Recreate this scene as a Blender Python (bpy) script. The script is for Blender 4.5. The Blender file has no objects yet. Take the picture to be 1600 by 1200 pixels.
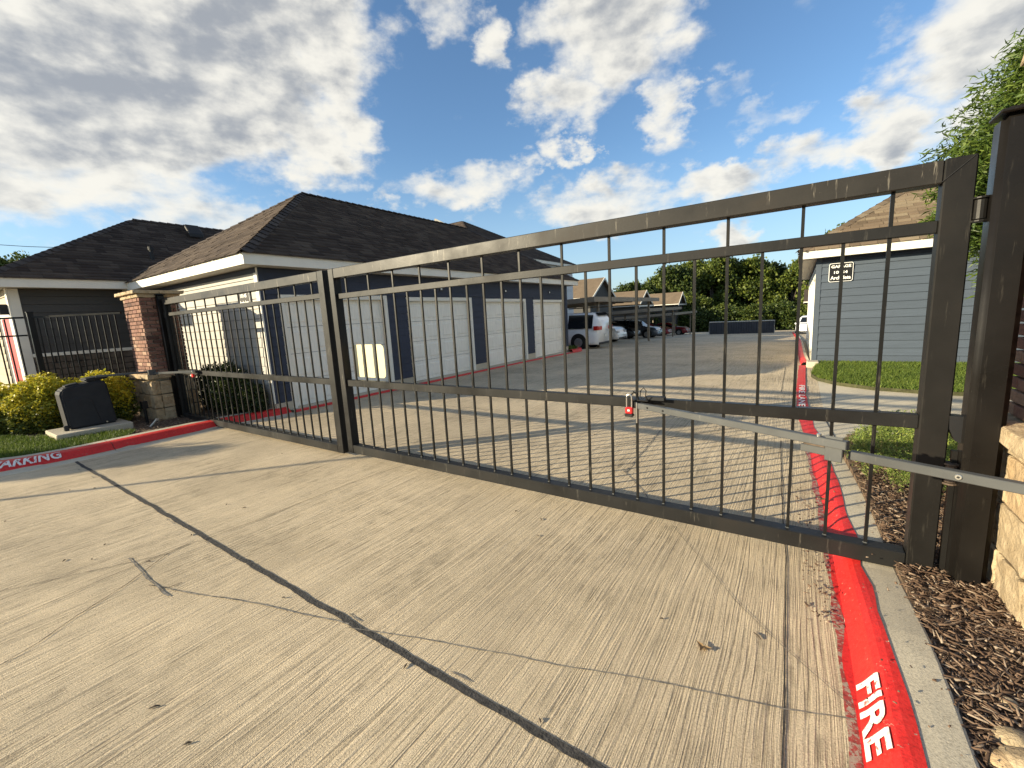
import bpy, bmesh, math, random
import numpy as np
from mathutils import Vector, Matrix, noise as mn

rng = np.random.default_rng(7)
random.seed(7)
S = bpy.context.scene
COL = S.collection
rad = math.radians

# ------------------------------------------------------------------ camera
H = 1.6
RX = Vector((0.8313, 0.5533, -0.0536)); RU = Vector((-0.0433, 0.1606, 0.9861)); RF = Vector((-0.5542, 0.8174, -0.1574))
cam_d = bpy.data.cameras.new('camera'); cam = bpy.data.objects.new('camera', cam_d); COL.objects.link(cam)
cam_d.sensor_width = 36; cam_d.lens = 15.03; cam_d.clip_start = 0.05; cam_d.clip_end = 2500
m = Matrix((RX, RU, -RF)).transposed().to_4x4(); m.translation = Vector((0, 0, H)); cam.matrix_world = m
S.camera = cam

def ray(x, y):
    return RF + RX * ((x - 800) / 668) - RU * ((y - 600) / 668)
def G(x, y, z=0.0):                      # where a sight line meets the level z
    d = ray(x, y); return Vector((0, 0, H)) + d * ((z - H) / d.z)

# ------------------------------------------------------------------ light
SUN_DIR = Vector((-0.657, -0.705, 0.267)).normalized()      # towards the sun
S.view_settings.view_transform = 'Standard'; S.view_settings.look = 'None'
S.view_settings.gamma = 1; S.view_settings.use_curve_mapping = False
S.view_settings.exposure = 1.05
S.cycles.max_bounces = 5; S.cycles.diffuse_bounces = 3; S.cycles.glossy_bounces = 2; S.cycles.transmission_bounces = 2
sun_d = bpy.data.lights.new('sun', 'SUN'); sun_d.energy = 5.0; sun_d.angle = rad(0.6); sun_d.color = (1.0, 0.86, 0.60)
sun = bpy.data.objects.new('sun', sun_d); COL.objects.link(sun)
sun.rotation_euler = SUN_DIR.to_track_quat('Z', 'Y').to_euler()

W = bpy.data.worlds.new('World'); S.world = W; W.use_nodes = True
nt = W.node_tree; N = nt.nodes; L = nt.links
for n in list(N): N.remove(n)
def nd(tree, t, **k):
    n = tree.nodes.new(t)
    for a, b in k.items(): setattr(n, a, b)
    return n
def mth(tree, op, a, b=None, c=None, clamp=False):
    n = tree.nodes.new('ShaderNodeMath'); n.operation = op; n.use_clamp = clamp
    for i, v in enumerate((a, b, c)):
        if v is None: continue
        if isinstance(v, (int, float)): n.inputs[i].default_value = v
        else: tree.links.new(v, n.inputs[i])
    return n.outputs[0]
def maprange(tree, v, a, b, c=0.0, d=1.0, smooth=True):
    n = tree.nodes.new('ShaderNodeMapRange'); n.interpolation_type = 'SMOOTHSTEP' if smooth else 'LINEAR'
    tree.links.new(v, n.inputs['Value'])
    for k, x in (('From Min', a), ('From Max', b), ('To Min', c), ('To Max', d)): n.inputs[k].default_value = x
    return n.outputs['Result']
def mixc(tree, f, a, b, mode='MIX'):
    n = tree.nodes.new('ShaderNodeMix'); n.data_type = 'RGBA'; n.blend_type = mode
    if isinstance(f, (int, float)): n.inputs[0].default_value = f
    else: tree.links.new(f, n.inputs[0])
    for i, v in ((6, a), (7, b)):
        if isinstance(v, tuple): n.inputs[i].default_value = (*v, 1) if len(v) == 3 else v
        else: tree.links.new(v, n.inputs[i])
    return n.outputs[2]

sky = nd(nt, 'ShaderNodeTexSky', sky_type='NISHITA', sun_disc=False)
sky.sun_elevation = math.asin(SUN_DIR.z); sky.sun_rotation = math.atan2(SUN_DIR.x, SUN_DIR.y)
sky.air_density = 1.0; sky.dust_density = 0.6; sky.ozone_density = 2.5
tc = nd(nt, 'ShaderNodeTexCoord'); sep = nd(nt, 'ShaderNodeSeparateXYZ'); L.new(tc.outputs['Generated'], sep.inputs[0])
gx, gy, gz = sep.outputs
az = mth(nt, 'MULTIPLY', mth(nt, 'ARCTAN2', gx, gy), 57.2958)
el = mth(nt, 'MULTIPLY', mth(nt, 'ARCSINE', gz), 57.2958)
# ragged edges: directions are jostled before the cloud groups are laid out
wv = nd(nt, 'ShaderNodeCombineXYZ'); L.new(mth(nt, 'MULTIPLY', az, .06), wv.inputs[0]); L.new(mth(nt, 'MULTIPLY', el, .09), wv.inputs[1])
wn_ = nd(nt, 'ShaderNodeTexNoise'); wn_.inputs['Scale'].default_value = 3.4; wn_.inputs['Detail'].default_value = 7; wn_.inputs['Roughness'].default_value = .6
L.new(wv.outputs[0], wn_.inputs['Vector']); ws_ = nd(nt, 'ShaderNodeSeparateColor'); L.new(wn_.outputs['Color'], ws_.inputs[0])
az0, el0 = az, el
az = mth(nt, 'MULTIPLY_ADD', mth(nt, 'SUBTRACT', ws_.outputs[0], .5), 13., az0)
el = mth(nt, 'MULTIPLY_ADD', mth(nt, 'SUBTRACT', ws_.outputs[1], .5), 9., el0)
# cloud groups: azimuth, elevation, half width, half height (degrees), strength
BL = [(-61, 30, 14, 7, 1.5), (-74, 22, 18, 8, 1.6), (-57, 22, 8, 6, 1.3), (-84, 15, 18, 5, 1.0), (-68, 27, 14, 7, 1.3), (-92, 30, 22, 12, 1.),
      (-39.5, 33, 4.5, 3.6, .8), (-34.6, 29, 2.6, 2.6, .75), (-20, 30, 9.5, 6.5, 1.15), (-26, 24, 5.5, 3.4, 1.), (-14, 21, 3.2, 4.2, .85),
      (-27, 19, 2.3, 1.7, .7), (-23.2, 19.2, 1.4, .9, .6), (-31, 18, 2.4, 1.5, .62), (-4.5, 19, 3, 1.3, .42), (-7.5, 22.5, 2.0, 1.6, .38),
      (-40, 16, 8, 2.6, .9), (-21, 13, 8.5, 3.2, 1.), (-9, 13.6, 6, 2.2, .9), (0, 14.5, 5, 2.4, .9), (13, 21, 8, 6, 1.1), (6.5, 15, 4.2, 2.8, 1.0),
      (17, 15, 8, 6, 1.1), (-6.6, 8, 3, 1.5, .75), (-49, 15, 1.6, 1.6, .6), (-66, 12, 9, 2, .7),
      (40, 24, 20, 10, 1.), (80, 16, 26, 8, 1.), (120, 28, 22, 12, 1.), (165, 15, 26, 7, .8), (-165, 40, 20, 9, .7), (-125, 42, 20, 9, .8), (0, 60, 40, 10, .9), (100, 60, 40, 12, .8), (-100, 62, 50, 9, .8)]
blob = None
for a, e, ra, re, st in BL:
    u = mth(nt, 'DIVIDE', mth(nt, 'SUBTRACT', az, a), ra); v = mth(nt, 'DIVIDE', mth(nt, 'SUBTRACT', el, e), re)
    r2 = mth(nt, 'MULTIPLY_ADD', u, u, mth(nt, 'MULTIPLY', v, v))
    q = mth(nt, 'MULTIPLY', mth(nt, 'MAXIMUM', mth(nt, 'SUBTRACT', 1.0, mth(nt, 'MULTIPLY', r2, .75)), -0.8), st)
    blob = q if blob is None else mth(nt, 'SMOOTH_MAX', blob, q, .25)
az, el = az0, el0
cxyz = nd(nt, 'ShaderNodeCombineXYZ')
L.new(mth(nt, 'MULTIPLY', az, .058), cxyz.inputs[0]); L.new(mth(nt, 'MULTIPLY', el, .105), cxyz.inputs[1])
def cloud_noise(off):
    vm = nd(nt, 'ShaderNodeVectorMath', operation='ADD'); L.new(cxyz.outputs[0], vm.inputs[0]); vm.inputs[1].default_value = off
    n = nd(nt, 'ShaderNodeTexNoise'); n.inputs['Scale'].default_value = 2.1; n.inputs['Detail'].default_value = 10; n.inputs['Roughness'].default_value = .54
    n.inputs['Distortion'].default_value = .0
    L.new(vm.outputs[0], n.inputs['Vector']); return n.outputs['Fac']
n0 = cloud_noise((3.1, 1.7, 0)); n1 = cloud_noise((3.1 - .07, 1.7 + .06, 0))
dens = mth(nt, 'ADD', blob, mth(nt, 'MULTIPLY', mth(nt, 'SUBTRACT', n0, .5), 2.2))
cover = maprange(nt, dens, -.02, .95)
thick = maprange(nt, dens, .55, 1.6)
lit = maprange(nt, mth(nt, 'ADD', mth(nt, 'MULTIPLY', mth(nt, 'SUBTRACT', n0, n1), 3.2), mth(nt, 'MULTIPLY_ADD', thick, -.66, .90)), .0, 1.)
ccol = mixc(nt, lit, (1.95, 2.08, 2.28), (4.9, 4.75, 4.3))
skyc = mixc(nt, 1.0, sky.outputs[0], (.86, .98, 1.06), 'MULTIPLY')
low = maprange(nt, el, 0.0, 20., .55, 0.)
skyc = mixc(nt, low, skyc, (2.6, 3.5, 4.3))
col = mixc(nt, mth(nt, 'MULTIPLY', cover, .96), skyc, ccol)
bg = nd(nt, 'ShaderNodeBackground'); L.new(col, bg.inputs[0]); bg.inputs[1].default_value = 0.096
wo = nd(nt, 'ShaderNodeOutputWorld'); L.new(bg.outputs[0], wo.inputs[0])

# ------------------------------------------------------------------ materials
def mat(name, color=(.5, .5, .5), rough=.8, metal=0.0, spec=.35):
    M = bpy.data.materials.new(name); M.use_nodes = True
    b = M.node_tree.nodes['Principled BSDF']
    b.inputs['Base Color'].default_value = (*color, 1); b.inputs['Roughness'].default_value = rough
    b.inputs['Metallic'].default_value = metal; b.inputs['Specular IOR Level'].default_value = spec
    return M
def bsdf(M): return M.node_tree.nodes['Principled BSDF']
def coords(M, scale=(1, 1, 1), kind='world'):
    t = M.node_tree
    if kind == 'world': g = nd(t, 'ShaderNodeNewGeometry'); o = g.outputs['Position']
    else: g = nd(t, 'ShaderNodeTexCoord'); o = g.outputs['Object']
    mp = nd(t, 'ShaderNodeMapping'); mp.inputs['Scale'].default_value = scale; t.links.new(o, mp.inputs[0]); return mp.outputs[0]
def noise(M, scale, detail=4, rough=.55, vscale=(1, 1, 1), kind='world', dist=0, vec=None):
    t = M.node_tree; n = nd(t, 'ShaderNodeTexNoise'); n.inputs['Scale'].default_value = scale
    n.inputs['Detail'].default_value = detail; n.inputs['Roughness'].default_value = rough; n.inputs['Distortion'].default_value = dist
    t.links.new(vec if vec is not None else coords(M, vscale, kind), n.inputs['Vector']); return n.outputs['Fac']
def ramp(M, f, stops):
    r = nd(M.node_tree, 'ShaderNodeValToRGB'); M.node_tree.links.new(f, r.inputs[0])
    while len(r.color_ramp.elements) < len(stops): r.color_ramp.elements.new(.5)
    for e_, (p, c) in zip(r.color_ramp.elements, stops): e_.position = p; e_.color = (*c, 1)
    return r.outputs[0]
def setcol(M, c): M.node_tree.links.new(c, bsdf(M).inputs['Base Color'])
def bump(M, h, strength=.4, dist=.01, prev=None):
    b = nd(M.node_tree, 'ShaderNodeBump'); b.inputs['Strength'].default_value = strength; b.inputs['Distance'].default_value = dist
    M.node_tree.links.new(h, b.inputs['Height'])
    if prev is not None: M.node_tree.links.new(prev, b.inputs['Normal'])
    M.node_tree.links.new(b.outputs[0], bsdf(M).inputs['Normal']); return b.outputs[0]
def mottle(M, c, var=.25, scale=6, kind='world', vscale=(1, 1, 1), b=.15, bscale=40):
    n = noise(M, scale, 5, .6, vscale, kind)
    lo = tuple(x * (1 - var) for x in c); hi = tuple(min(1, x * (1 + var)) for x in c)
    setcol(M, ramp(M, n, [(.3, lo), (.7, hi)]))
    if b: bump(M, noise(M, bscale, 4, .6, vscale, kind), b, .01)
    return M
def rnd_out(M, kind):
    if kind == 'object': return nd(M.node_tree, 'ShaderNodeObjectInfo').outputs['Random']
    return nd(M.node_tree, 'ShaderNodeNewGeometry').outputs['Random Per Island']

def concrete(name, base, broom=True, red=None):
    M = mat(name, base, .9, spec=.25); t = M.node_tree
    P = nd(t, 'ShaderNodeNewGeometry').outputs['Position']
    # the broom strokes wander a little
    wn = nd(t, 'ShaderNodeTexNoise'); wn.inputs['Scale'].default_value = .55; wn.inputs['Detail'].default_value = 2; t.links.new(P, wn.inputs['Vector'])
    off = nd(t, 'ShaderNodeCombineXYZ'); t.links.new(mth(t, 'MULTIPLY', wn.outputs['Fac'], .10), off.inputs[0])
    va = nd(t, 'ShaderNodeVectorMath', operation='ADD'); t.links.new(P, va.inputs[0]); t.links.new(off.outputs[0], va.inputs[1])
    mp = nd(t, 'ShaderNodeMapping'); mp.inputs['Scale'].default_value = (1, .014, 1); t.links.new(va.outputs[0], mp.inputs[0])
    st = nd(t, 'ShaderNodeTexNoise'); st.inputs['Scale'].default_value = 75; st.inputs['Detail'].default_value = 3; st.inputs['Roughness'].default_value = .6
    t.links.new(mp.outputs[0], st.inputs['Vector'])
    mp2 = nd(t, 'ShaderNodeMapping'); mp2.inputs['Scale'].default_value = (1, .03, 1); t.links.new(va.outputs[0], mp2.inputs[0])
    st2 = nd(t, 'ShaderNodeTexNoise'); st2.inputs['Scale'].default_value = 17; st2.inputs['Detail'].default_value = 2; t.links.new(mp2.outputs[0], st2.inputs['Vector'])
    blot = noise(M, .8, 6, .62); fine = noise(M, 130, 3, .7); pit = noise(M, 420, 2, .6)
    c = ramp(M, blot, [(.28, tuple(x * .78 for x in base)), (.5, base), (.75, tuple(min(1, x * 1.16) for x in base))])
    c = mixc(t, .62, c, ramp(M, fine, [(.3, (.42, .41, .4)), (.52, (.98, .98, .98)), (.75, (1.25, 1.22, 1.15))]), 'MULTIPLY')
    c = mixc(t, .35, c, ramp(M, noise(M, .33, 3, .5), [(.35, (.72, .72, .74)), (.6, (1.1, 1.08, 1.05))]), 'MULTIPLY')
    stain = maprange(t, noise(M, 1.35, 5, .65), .66, .80)
    c = mixc(t, mth(t, 'MULTIPLY', stain, .35), c, (.20, .17, .13))
    drip = maprange(t, noise(M, 9, 3, .6), .74, .80)
    c = mixc(t, mth(t, 'MULTIPLY', drip, .5), c, (.13, .115, .10))
    if broom:
        def line(scale, lo, hi, seed):
            v = nd(t, 'ShaderNodeVectorMath', operation='ADD'); t.links.new(mp.outputs[0], v.inputs[0]); v.inputs[1].default_value = (seed, seed * .3, 0)
            q = nd(t, 'ShaderNodeTexNoise'); q.inputs['Scale'].default_value = scale; q.inputs['Detail'].default_value = 1.5; t.links.new(v.outputs[0], q.inputs['Vector'])
            return maprange(t, mth(t, 'ABSOLUTE', mth(t, 'SUBTRACT', q.outputs['Fac'], .5)), lo, hi)
        l1 = line(34, .004, .035, 0.); l2 = line(75, .01, .07, 4.2)
        groove = mth(t, 'MULTIPLY', l1, mth(t, 'MULTIPLY_ADD', l2, .6, .4))
        rake = maprange(t, st.outputs['Fac'], .34, .62)
        wear = maprange(t, noise(M, .9, 3, .5), .34, .60)
        brk = maprange(t, noise(M, 7, 4, .7), .35, .62)                       # strokes break up
        depth = mth(t, 'MULTIPLY', mth(t, 'MULTIPLY_ADD', wear, .40, .12), mth(t, 'MULTIPLY_ADD', brk, .75, .25))
        g2 = mth(t, 'SUBTRACT', 1.0, mth(t, 'MULTIPLY', mth(t, 'SUBTRACT', 1.0, groove), depth))
        c = mixc(t, 1.0, c, ramp(M, g2, [(0, (.0, .0, .0)), (1, (1, 1, 1))]), 'MULTIPLY')
        c = mixc(t, .30, c, ramp(M, st.outputs['Fac'], [(.34, (.60, .57, .54)), (.55, (1.06, 1.06, 1.06))]), 'MULTIPLY')
        sand = noise(M, 210, 2, .75)
        hgt = mth(t, 'ADD', mth(t, 'ADD', mth(t, 'MULTIPLY', groove, 1.0), mth(t, 'MULTIPLY', rake, .45)), mth(t, 'ADD', mth(t, 'MULTIPLY', sand, 1.5), mth(t, 'MULTIPLY', fine, .8)))
        c = mixc(t, .55, c, ramp(M, sand, [(.32, (.50, .48, .46)), (.52, (1, 1, 1)), (.70, (1.22, 1.2, 1.14))]), 'MULTIPLY')
        setcol(M, c); bump(M, hgt, .9, .0045)
    else:
        setcol(M, c); bump(M, mth(t, 'ADD', fine, mth(t, 'MULTIPLY', pit, .5)), .5, .004)
    return M
m_lane = concrete('lane_concrete', (.67, .555, .39))
m_conc = concrete('kerb_concrete', (.52, .465, .36), broom=False)
m_apron = concrete('apron_concrete', (.56, .495, .375), broom=False)
def paint(name, base, dark=.6, wear=.63):
    M = mat(name, base, .55, spec=.4)
    n = noise(M, 55, 6, .7); big = noise(M, 3.5, 4, .6)
    c = ramp(M, n, [(.30, tuple(x * dark for x in base)), (.48, base), (.8, tuple(min(1, x * 1.12 + .01) for x in base))])
    c = mixc(M.node_tree, .5, c, ramp(M, big, [(.3, (.78, .78, .78)), (.6, (1.05, 1.05, 1.05))]), 'MULTIPLY')
    chip = maprange(M.node_tree, noise(M, 34, 6, .78), wear, wear + .03)
    c = mixc(M.node_tree, mth(M.node_tree, 'MULTIPLY', chip, .9), c, (.36, .31, .24) if base[1] < .3 else (.42, .04, .03))
    dirt = maprange(M.node_tree, noise(M, 7, 5, .7), .52, .75)
    c = mixc(M.node_tree, mth(M.node_tree, 'MULTIPLY', dirt, .35), c, (.22, .06, .045) if base[1] < .3 else (.45, .36, .3))
    setcol(M, c); bump(M, noise(M, 120, 4, .7), .6, .004); return M
m_red = paint('red_kerb_paint', (.62, .022, .018))
m_redthin = paint('red_overspray', (.34, .05, .04), .25, .50)
m_white = paint('white_stencil_paint', (.78, .76, .72), .45, .565)
m_crack = mat('crack_filler', (.035, .034, .033), .95); mottle(m_crack, (.05, .047, .044), .5, 30, b=.8, bscale=90)
m_crackl = mat('pale_crack', (.16, .145, .12), .95); mottle(m_crackl, (.2, .18, .15), .6, 25, b=.5)
def steel(name, base, streak=.3, rough=.42):
    M = mat(name, base, rough, 0, .2); t = M.node_tree
    drip = noise(M, 38, 4, .7, (1, 1, .09)); big = noise(M, 2.2, 4, .6); sp = noise(M, 70, 5, .75)
    c = ramp(M, big, [(.3, tuple(x * .7 for x in base)), (.6, base), (.85, (base[0] * 1.5, base[1] * 1.25, base[2] * 1.05))])
    c = mixc(t, mth(t, 'MULTIPLY', maprange(t, drip, .60, .74), streak), c, (.42, .38, .31))
    c = mixc(t, mth(t, 'MULTIPLY', maprange(t, sp, .68, .74), streak), c, (.55, .52, .47))
    setcol(M, c)
    t.links.new(maprange(t, big, .2, .8, rough - .12, rough + .16), bsdf(M).inputs['Roughness'])
    bump(M, sp, .12, .003); return M
m_gate = steel('weathered_gate_paint', (.0155, .0152, .0148), .14)
m_gatet = steel('chalky_top_rail_paint', (.026, .024, .0215), .5)
m_stile = steel('bronze_stile_paint', (.0125, .0115, .0105), .05)
m_post = steel('bronze_post_paint', (.010, .0088, .008), .05, .3)
m_picket = steel('picket_paint', (.010, .0098, .0092), .15)
m_arm = steel('grey_arm_paint', (.085, .088, .088), .15, .4)
m_rust = mat('rusty_steel', (.1, .06, .04), .7); mottle(m_rust, (.085, .06, .042), .5, 40)
m_steel = mat('shackle_steel', (.55, .54, .5), .3, .9)
m_black = mat('black_plastic', (.014, .014, .015), .5)
m_lockred = mat('red_lock_shell', (.55, .02, .02), .35, .1, .5)
m_fence = steel('black_fence_paint', (.010, .0105, .011), .08)
# masonry
m_brick = mat('clay_brick', (.3, .12, .08), .9)
_r = rnd_out(m_brick, 'object')
_c = ramp(m_brick, _r, [(0, (.085, .045, .036)), (.25, (.17, .085, .062)), (.5, (.25, .135, .095)), (.75, (.20, .10, .078)), (1, (.36, .24, .17))])
_c = mixc(m_brick.node_tree, .7, _c, ramp(m_brick, noise(m_brick, 30, 6, .75), [(.3, (.55, .55, .55)), (.5, (1, 1, 1)), (.75, (1.5, 1.4, 1.3))]), 'MULTIPLY')
setcol(m_brick, _c); bump(m_brick, noise(m_brick, 60, 5, .7), .7, .008)
m_mortar = mat('mortar', (.4, .36, .3), .95); mottle(m_mortar, (.40, .36, .29), .2, 30)
m_stone = mat('limestone', (.5, .4, .27), .9)
_r = rnd_out(m_stone, 'object')
_c = ramp(m_stone, _r, [(0, (.36, .28, .18)), (.5, (.46, .36, .23)), (1, (.42, .28, .15))])
_c = mixc(m_stone.node_tree, .8, _c, ramp(m_stone, noise(m_stone, 9, 6, .7), [(.3, (.6, .56, .5)), (.55, (1.05, 1.05, 1.05)), (.8, (1.25, 1.2, 1.1))]), 'MULTIPLY')
setcol(m_stone, _c); bump(m_stone, noise(m_stone, 14, 7, .65), 1., .03)
def siding(name, base, var=.06):
    M = mat(name, base, .65, spec=.3)
    o = ramp(M, rnd_out(M, 'object'), [(0, (1 - var,) * 3), (1, (1 + var,) * 3)])
    g = ramp(M, noise(M, 12, 5, .65, (.25, .25, 3)), [(.3, (.86, .86, .86)), (.6, (1.04, 1.04, 1.04))])
    t = M.node_tree; c = mixc(t, 1., base, o, 'MULTIPLY'); c = mixc(t, .8, c, g, 'MULTIPLY'); setcol(M, c)
    bump(M, noise(M, 60, 3, .6, (.12, .12, 2.2)), .3, .003); return M
m_sidblue = siding('blue_grey_siding', (.064, .082, .108))
m_sidshade = siding('shaded_blue_grey_siding', (.034, .042, .068))  # same blue grey paint, with the facade's shade put into the colour
m_sidcream = siding('pale_siding', (.40, .385, .35))
m_siddark = siding('charcoal_siding', (.060, .058, .056))
m_sidtan = siding('tan_siding', (.36, .31, .22))
m_sidwhite = siding('white_siding', (.62, .63, .64))
m_trim = mat('white_trim_paint', (.74, .71, .63), .55); mottle(m_trim, (.74, .71, .63), .05, 3, b=.05)
m_soffit = mat('soffit_paint', (.50, .47, .41), .7); mottle(m_soffit, (.50, .47, .41), .05, 3)
m_door = mat('garage_door_paint', (.66, .65, .61), .5)
setcol(m_door, mixc(m_door.node_tree, .45, (.84, .81, .73), ramp(m_door, noise(m_door, 26, 5, .7, (1, 1, .12)), [(.3, (.74, .74, .72)), (.6, (1.05, 1.05, 1.05))]), 'MULTIPLY'))
bump(m_door, noise(m_door, 90, 3, .6, (1, 1, .06)), .25, .003)
def shingles_mat(name, a, b, c):
    M = mat(name, b, .95, spec=.2)
    o = ramp(M, rnd_out(M, 'island'), [(0, a), (.5, b), (1, c)])
    o = mixc(M.node_tree, .75, o, ramp(M, noise(M, 1.2, 3, .5), [(.3, (.8, .8, .8)), (.7, (1.15, 1.15, 1.15))]), 'MULTIPLY')
    o = mixc(M.node_tree, .8, o, ramp(M, noise(M, 90, 3, .8), [(.3, (.6, .6, .6)), (.7, (1.3, 1.3, 1.3))]), 'MULTIPLY')
    setcol(M, o); bump(M, noise(M, 160, 2, .8), .5, .004); return M
m_shingle = shingles_mat('brown_shingles', (.046, .035, .030), (.068, .052, .043), (.095, .074, .060))
m_shingletan = shingles_mat('weathered_wood_shingles', (.10, .075, .052), (.155, .115, .08), (.20, .16, .11))
m_wain = mat('shaded_ledge_stone', (.1, .08, .06), .9); mottle(m_wain, (.105, .085, .068), .45, 5)  # stone colour darkened to carry the shade of this wall
m_felt = mat('roof_felt', (.045, .036, .03), .95); mottle(m_felt, (.05, .04, .033), .3, 20)
# ground
m_soil = mat('soil', (.10, .065, .04), 1); mottle(m_soil, (.12, .08, .05), .5, 18, b=.8, bscale=50)
m_lawn = mat('turf_base', (.05, .05, .02), 1); mottle(m_lawn, (.055, .055, .025), .4, 14, b=.8, bscale=80)
m_land = mat('far_ground', (.12, .12, .07), 1); mottle(m_land, (.11, .12, .06), .35, .3, b=.3, bscale=3)
def leafmat(name, stops, rough=.55, trans=.25):
    M = mat(name, stops[0], rough, spec=.3)
    o = ramp(M, rnd_out(M, 'island'), [(i / (len(stops) - 1), s) for i, s in enumerate(stops)])
    o = mixc(M.node_tree, 1., o, ramp(M, noise(M, .9, 3, .5), [(.3, (.75, .8, .8)), (.7, (1.2, 1.15, 1.0))]), 'MULTIPLY')
    setcol(M, o)
    if trans:
        t = M.node_tree; tr = nd(t, 'ShaderNodeBsdfTranslucent'); t.links.new(o, tr.inputs[0])
        mx = nd(t, 'ShaderNodeMixShader'); mx.inputs[0].default_value = trans
        t.links.new(bsdf(M).outputs[0], mx.inputs[1]); t.links.new(tr.outputs[0], mx.inputs[2])
        t.links.new(mx.outputs[0], t.nodes['Material Output'].inputs[0])
    return M
m_grass = leafmat('grass_blades', [(.06, .10, .018), (.10, .155, .024), (.17, .21, .04)], .6, .3)
m_yellow = leafmat('yellow_new_leaves', [(.55, .47, .045), (.72, .58, .05), (.36, .38, .05)], .5, .3)
m_hedge = leafmat('green_hedge_leaves', [(.06, .09, .018), (.13, .15, .028), (.26, .26, .045)], .5, .2)
m_tree = leafmat('tree_leaves', [(.04, .065, .012), (.08, .11, .018), (.15, .175, .03)], .55, .2)
m_tree2 = leafmat('darker_tree_leaves', [(.022, .042, .010), (.045, .070, .014), (.09, .115, .022)], .55, .15)
m_willow = leafmat('narrow_leaves', [(.05, .09, .016), (.085, .135, .025), (.14, .19, .04)], .45, .3)
m_juniper = leafmat('juniper_sprays', [(.07, .12, .028), (.16, .22, .045), (.32, .36, .09)], .6, .1)
m_bush = leafmat('dark_glossy_leaves', [(.018, .03, .009), (.035, .055, .014), (.06, .08, .02)], .4, .1)
m_deadleaf = leafmat('dry_leaf', [(.25, .15, .07), (.35, .24, .13)], .8, .1)
m_mulch = mat('shredded_mulch', (.2, .12, .07), .95)
setcol(m_mulch, ramp(m_mulch, rnd_out(m_mulch, 'island'), [(0, (.045, .027, .018)), (.4, (.12, .072, .045)), (.75, (.20, .13, .085)), (1, (.38, .30, .22))]))
bump(m_mulch, noise(m_mulch, 150, 3, .7), .5, .003)
m_bark = mat('bark', (.07, .055, .04), .95); mottle(m_bark, (.07, .055, .042), .4, 10, b=.9, bscale=30)
# cars and bits
def carpaint(name, c, metal=.2):
    M = mat(name, c, .28, metal, .5); bsdf(M).inputs['Coat Weight'].default_value = .6; mottle(M, c, .04, 2, b=0); return M
m_glass = mat('dark_car_glass', (.012, .014, .017), .08, 0, .8)
m_tyre = mat('tyre_rubber', (.018, .018, .018), .9)
m_rim = mat('alloy_rim', (.45, .46, .47), .35, .7)
m_tail = mat('red_tail_lamp', (.45, .015, .012), .25)
m_head = mat('headlamp_lens', (.6, .62, .65), .15)
m_plate = mat('number_plate', (.6, .6, .58), .5)
m_cpost = mat('carport_steel', (.20, .17, .13), .6); mottle(m_cpost, (.22, .185, .14), .15, 2)
m_cdeck = mat('carport_deck', (.13, .115, .09), .7); mottle(m_cdeck, (.13, .11, .09), .15, 2)
m_signblk = mat('sign_black', (.008, .008, .009), .45)
m_signwht = mat('sign_white', (.78, .78, .75), .5)
m_signcream = mat('cream_plate', (.60, .55, .36), .5); mottle(m_signcream, (.60, .55, .36), .07, 5, b=.05)
m_plastic = mat('charcoal_plastic', (.028, .029, .031), .65, spec=.15); mottle(m_plastic, (.030, .031, .034), .15, 5, b=.2, bscale=300)
m_doorred = mat('red_door_paint', (.42, .018, .022), .45)
m_sheet = mat('corrugated_sheet', (.030, .034, .042), .6); mottle(m_sheet, (.032, .036, .045), .2, 3)
m_galv = mat('galvanised_pipe', (.52, .49, .43), .45, .5); mottle(m_galv, (.52, .49, .43), .15, 8)
m_reddeck = mat('dark_opening', (.02, .02, .022), .8)

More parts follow.
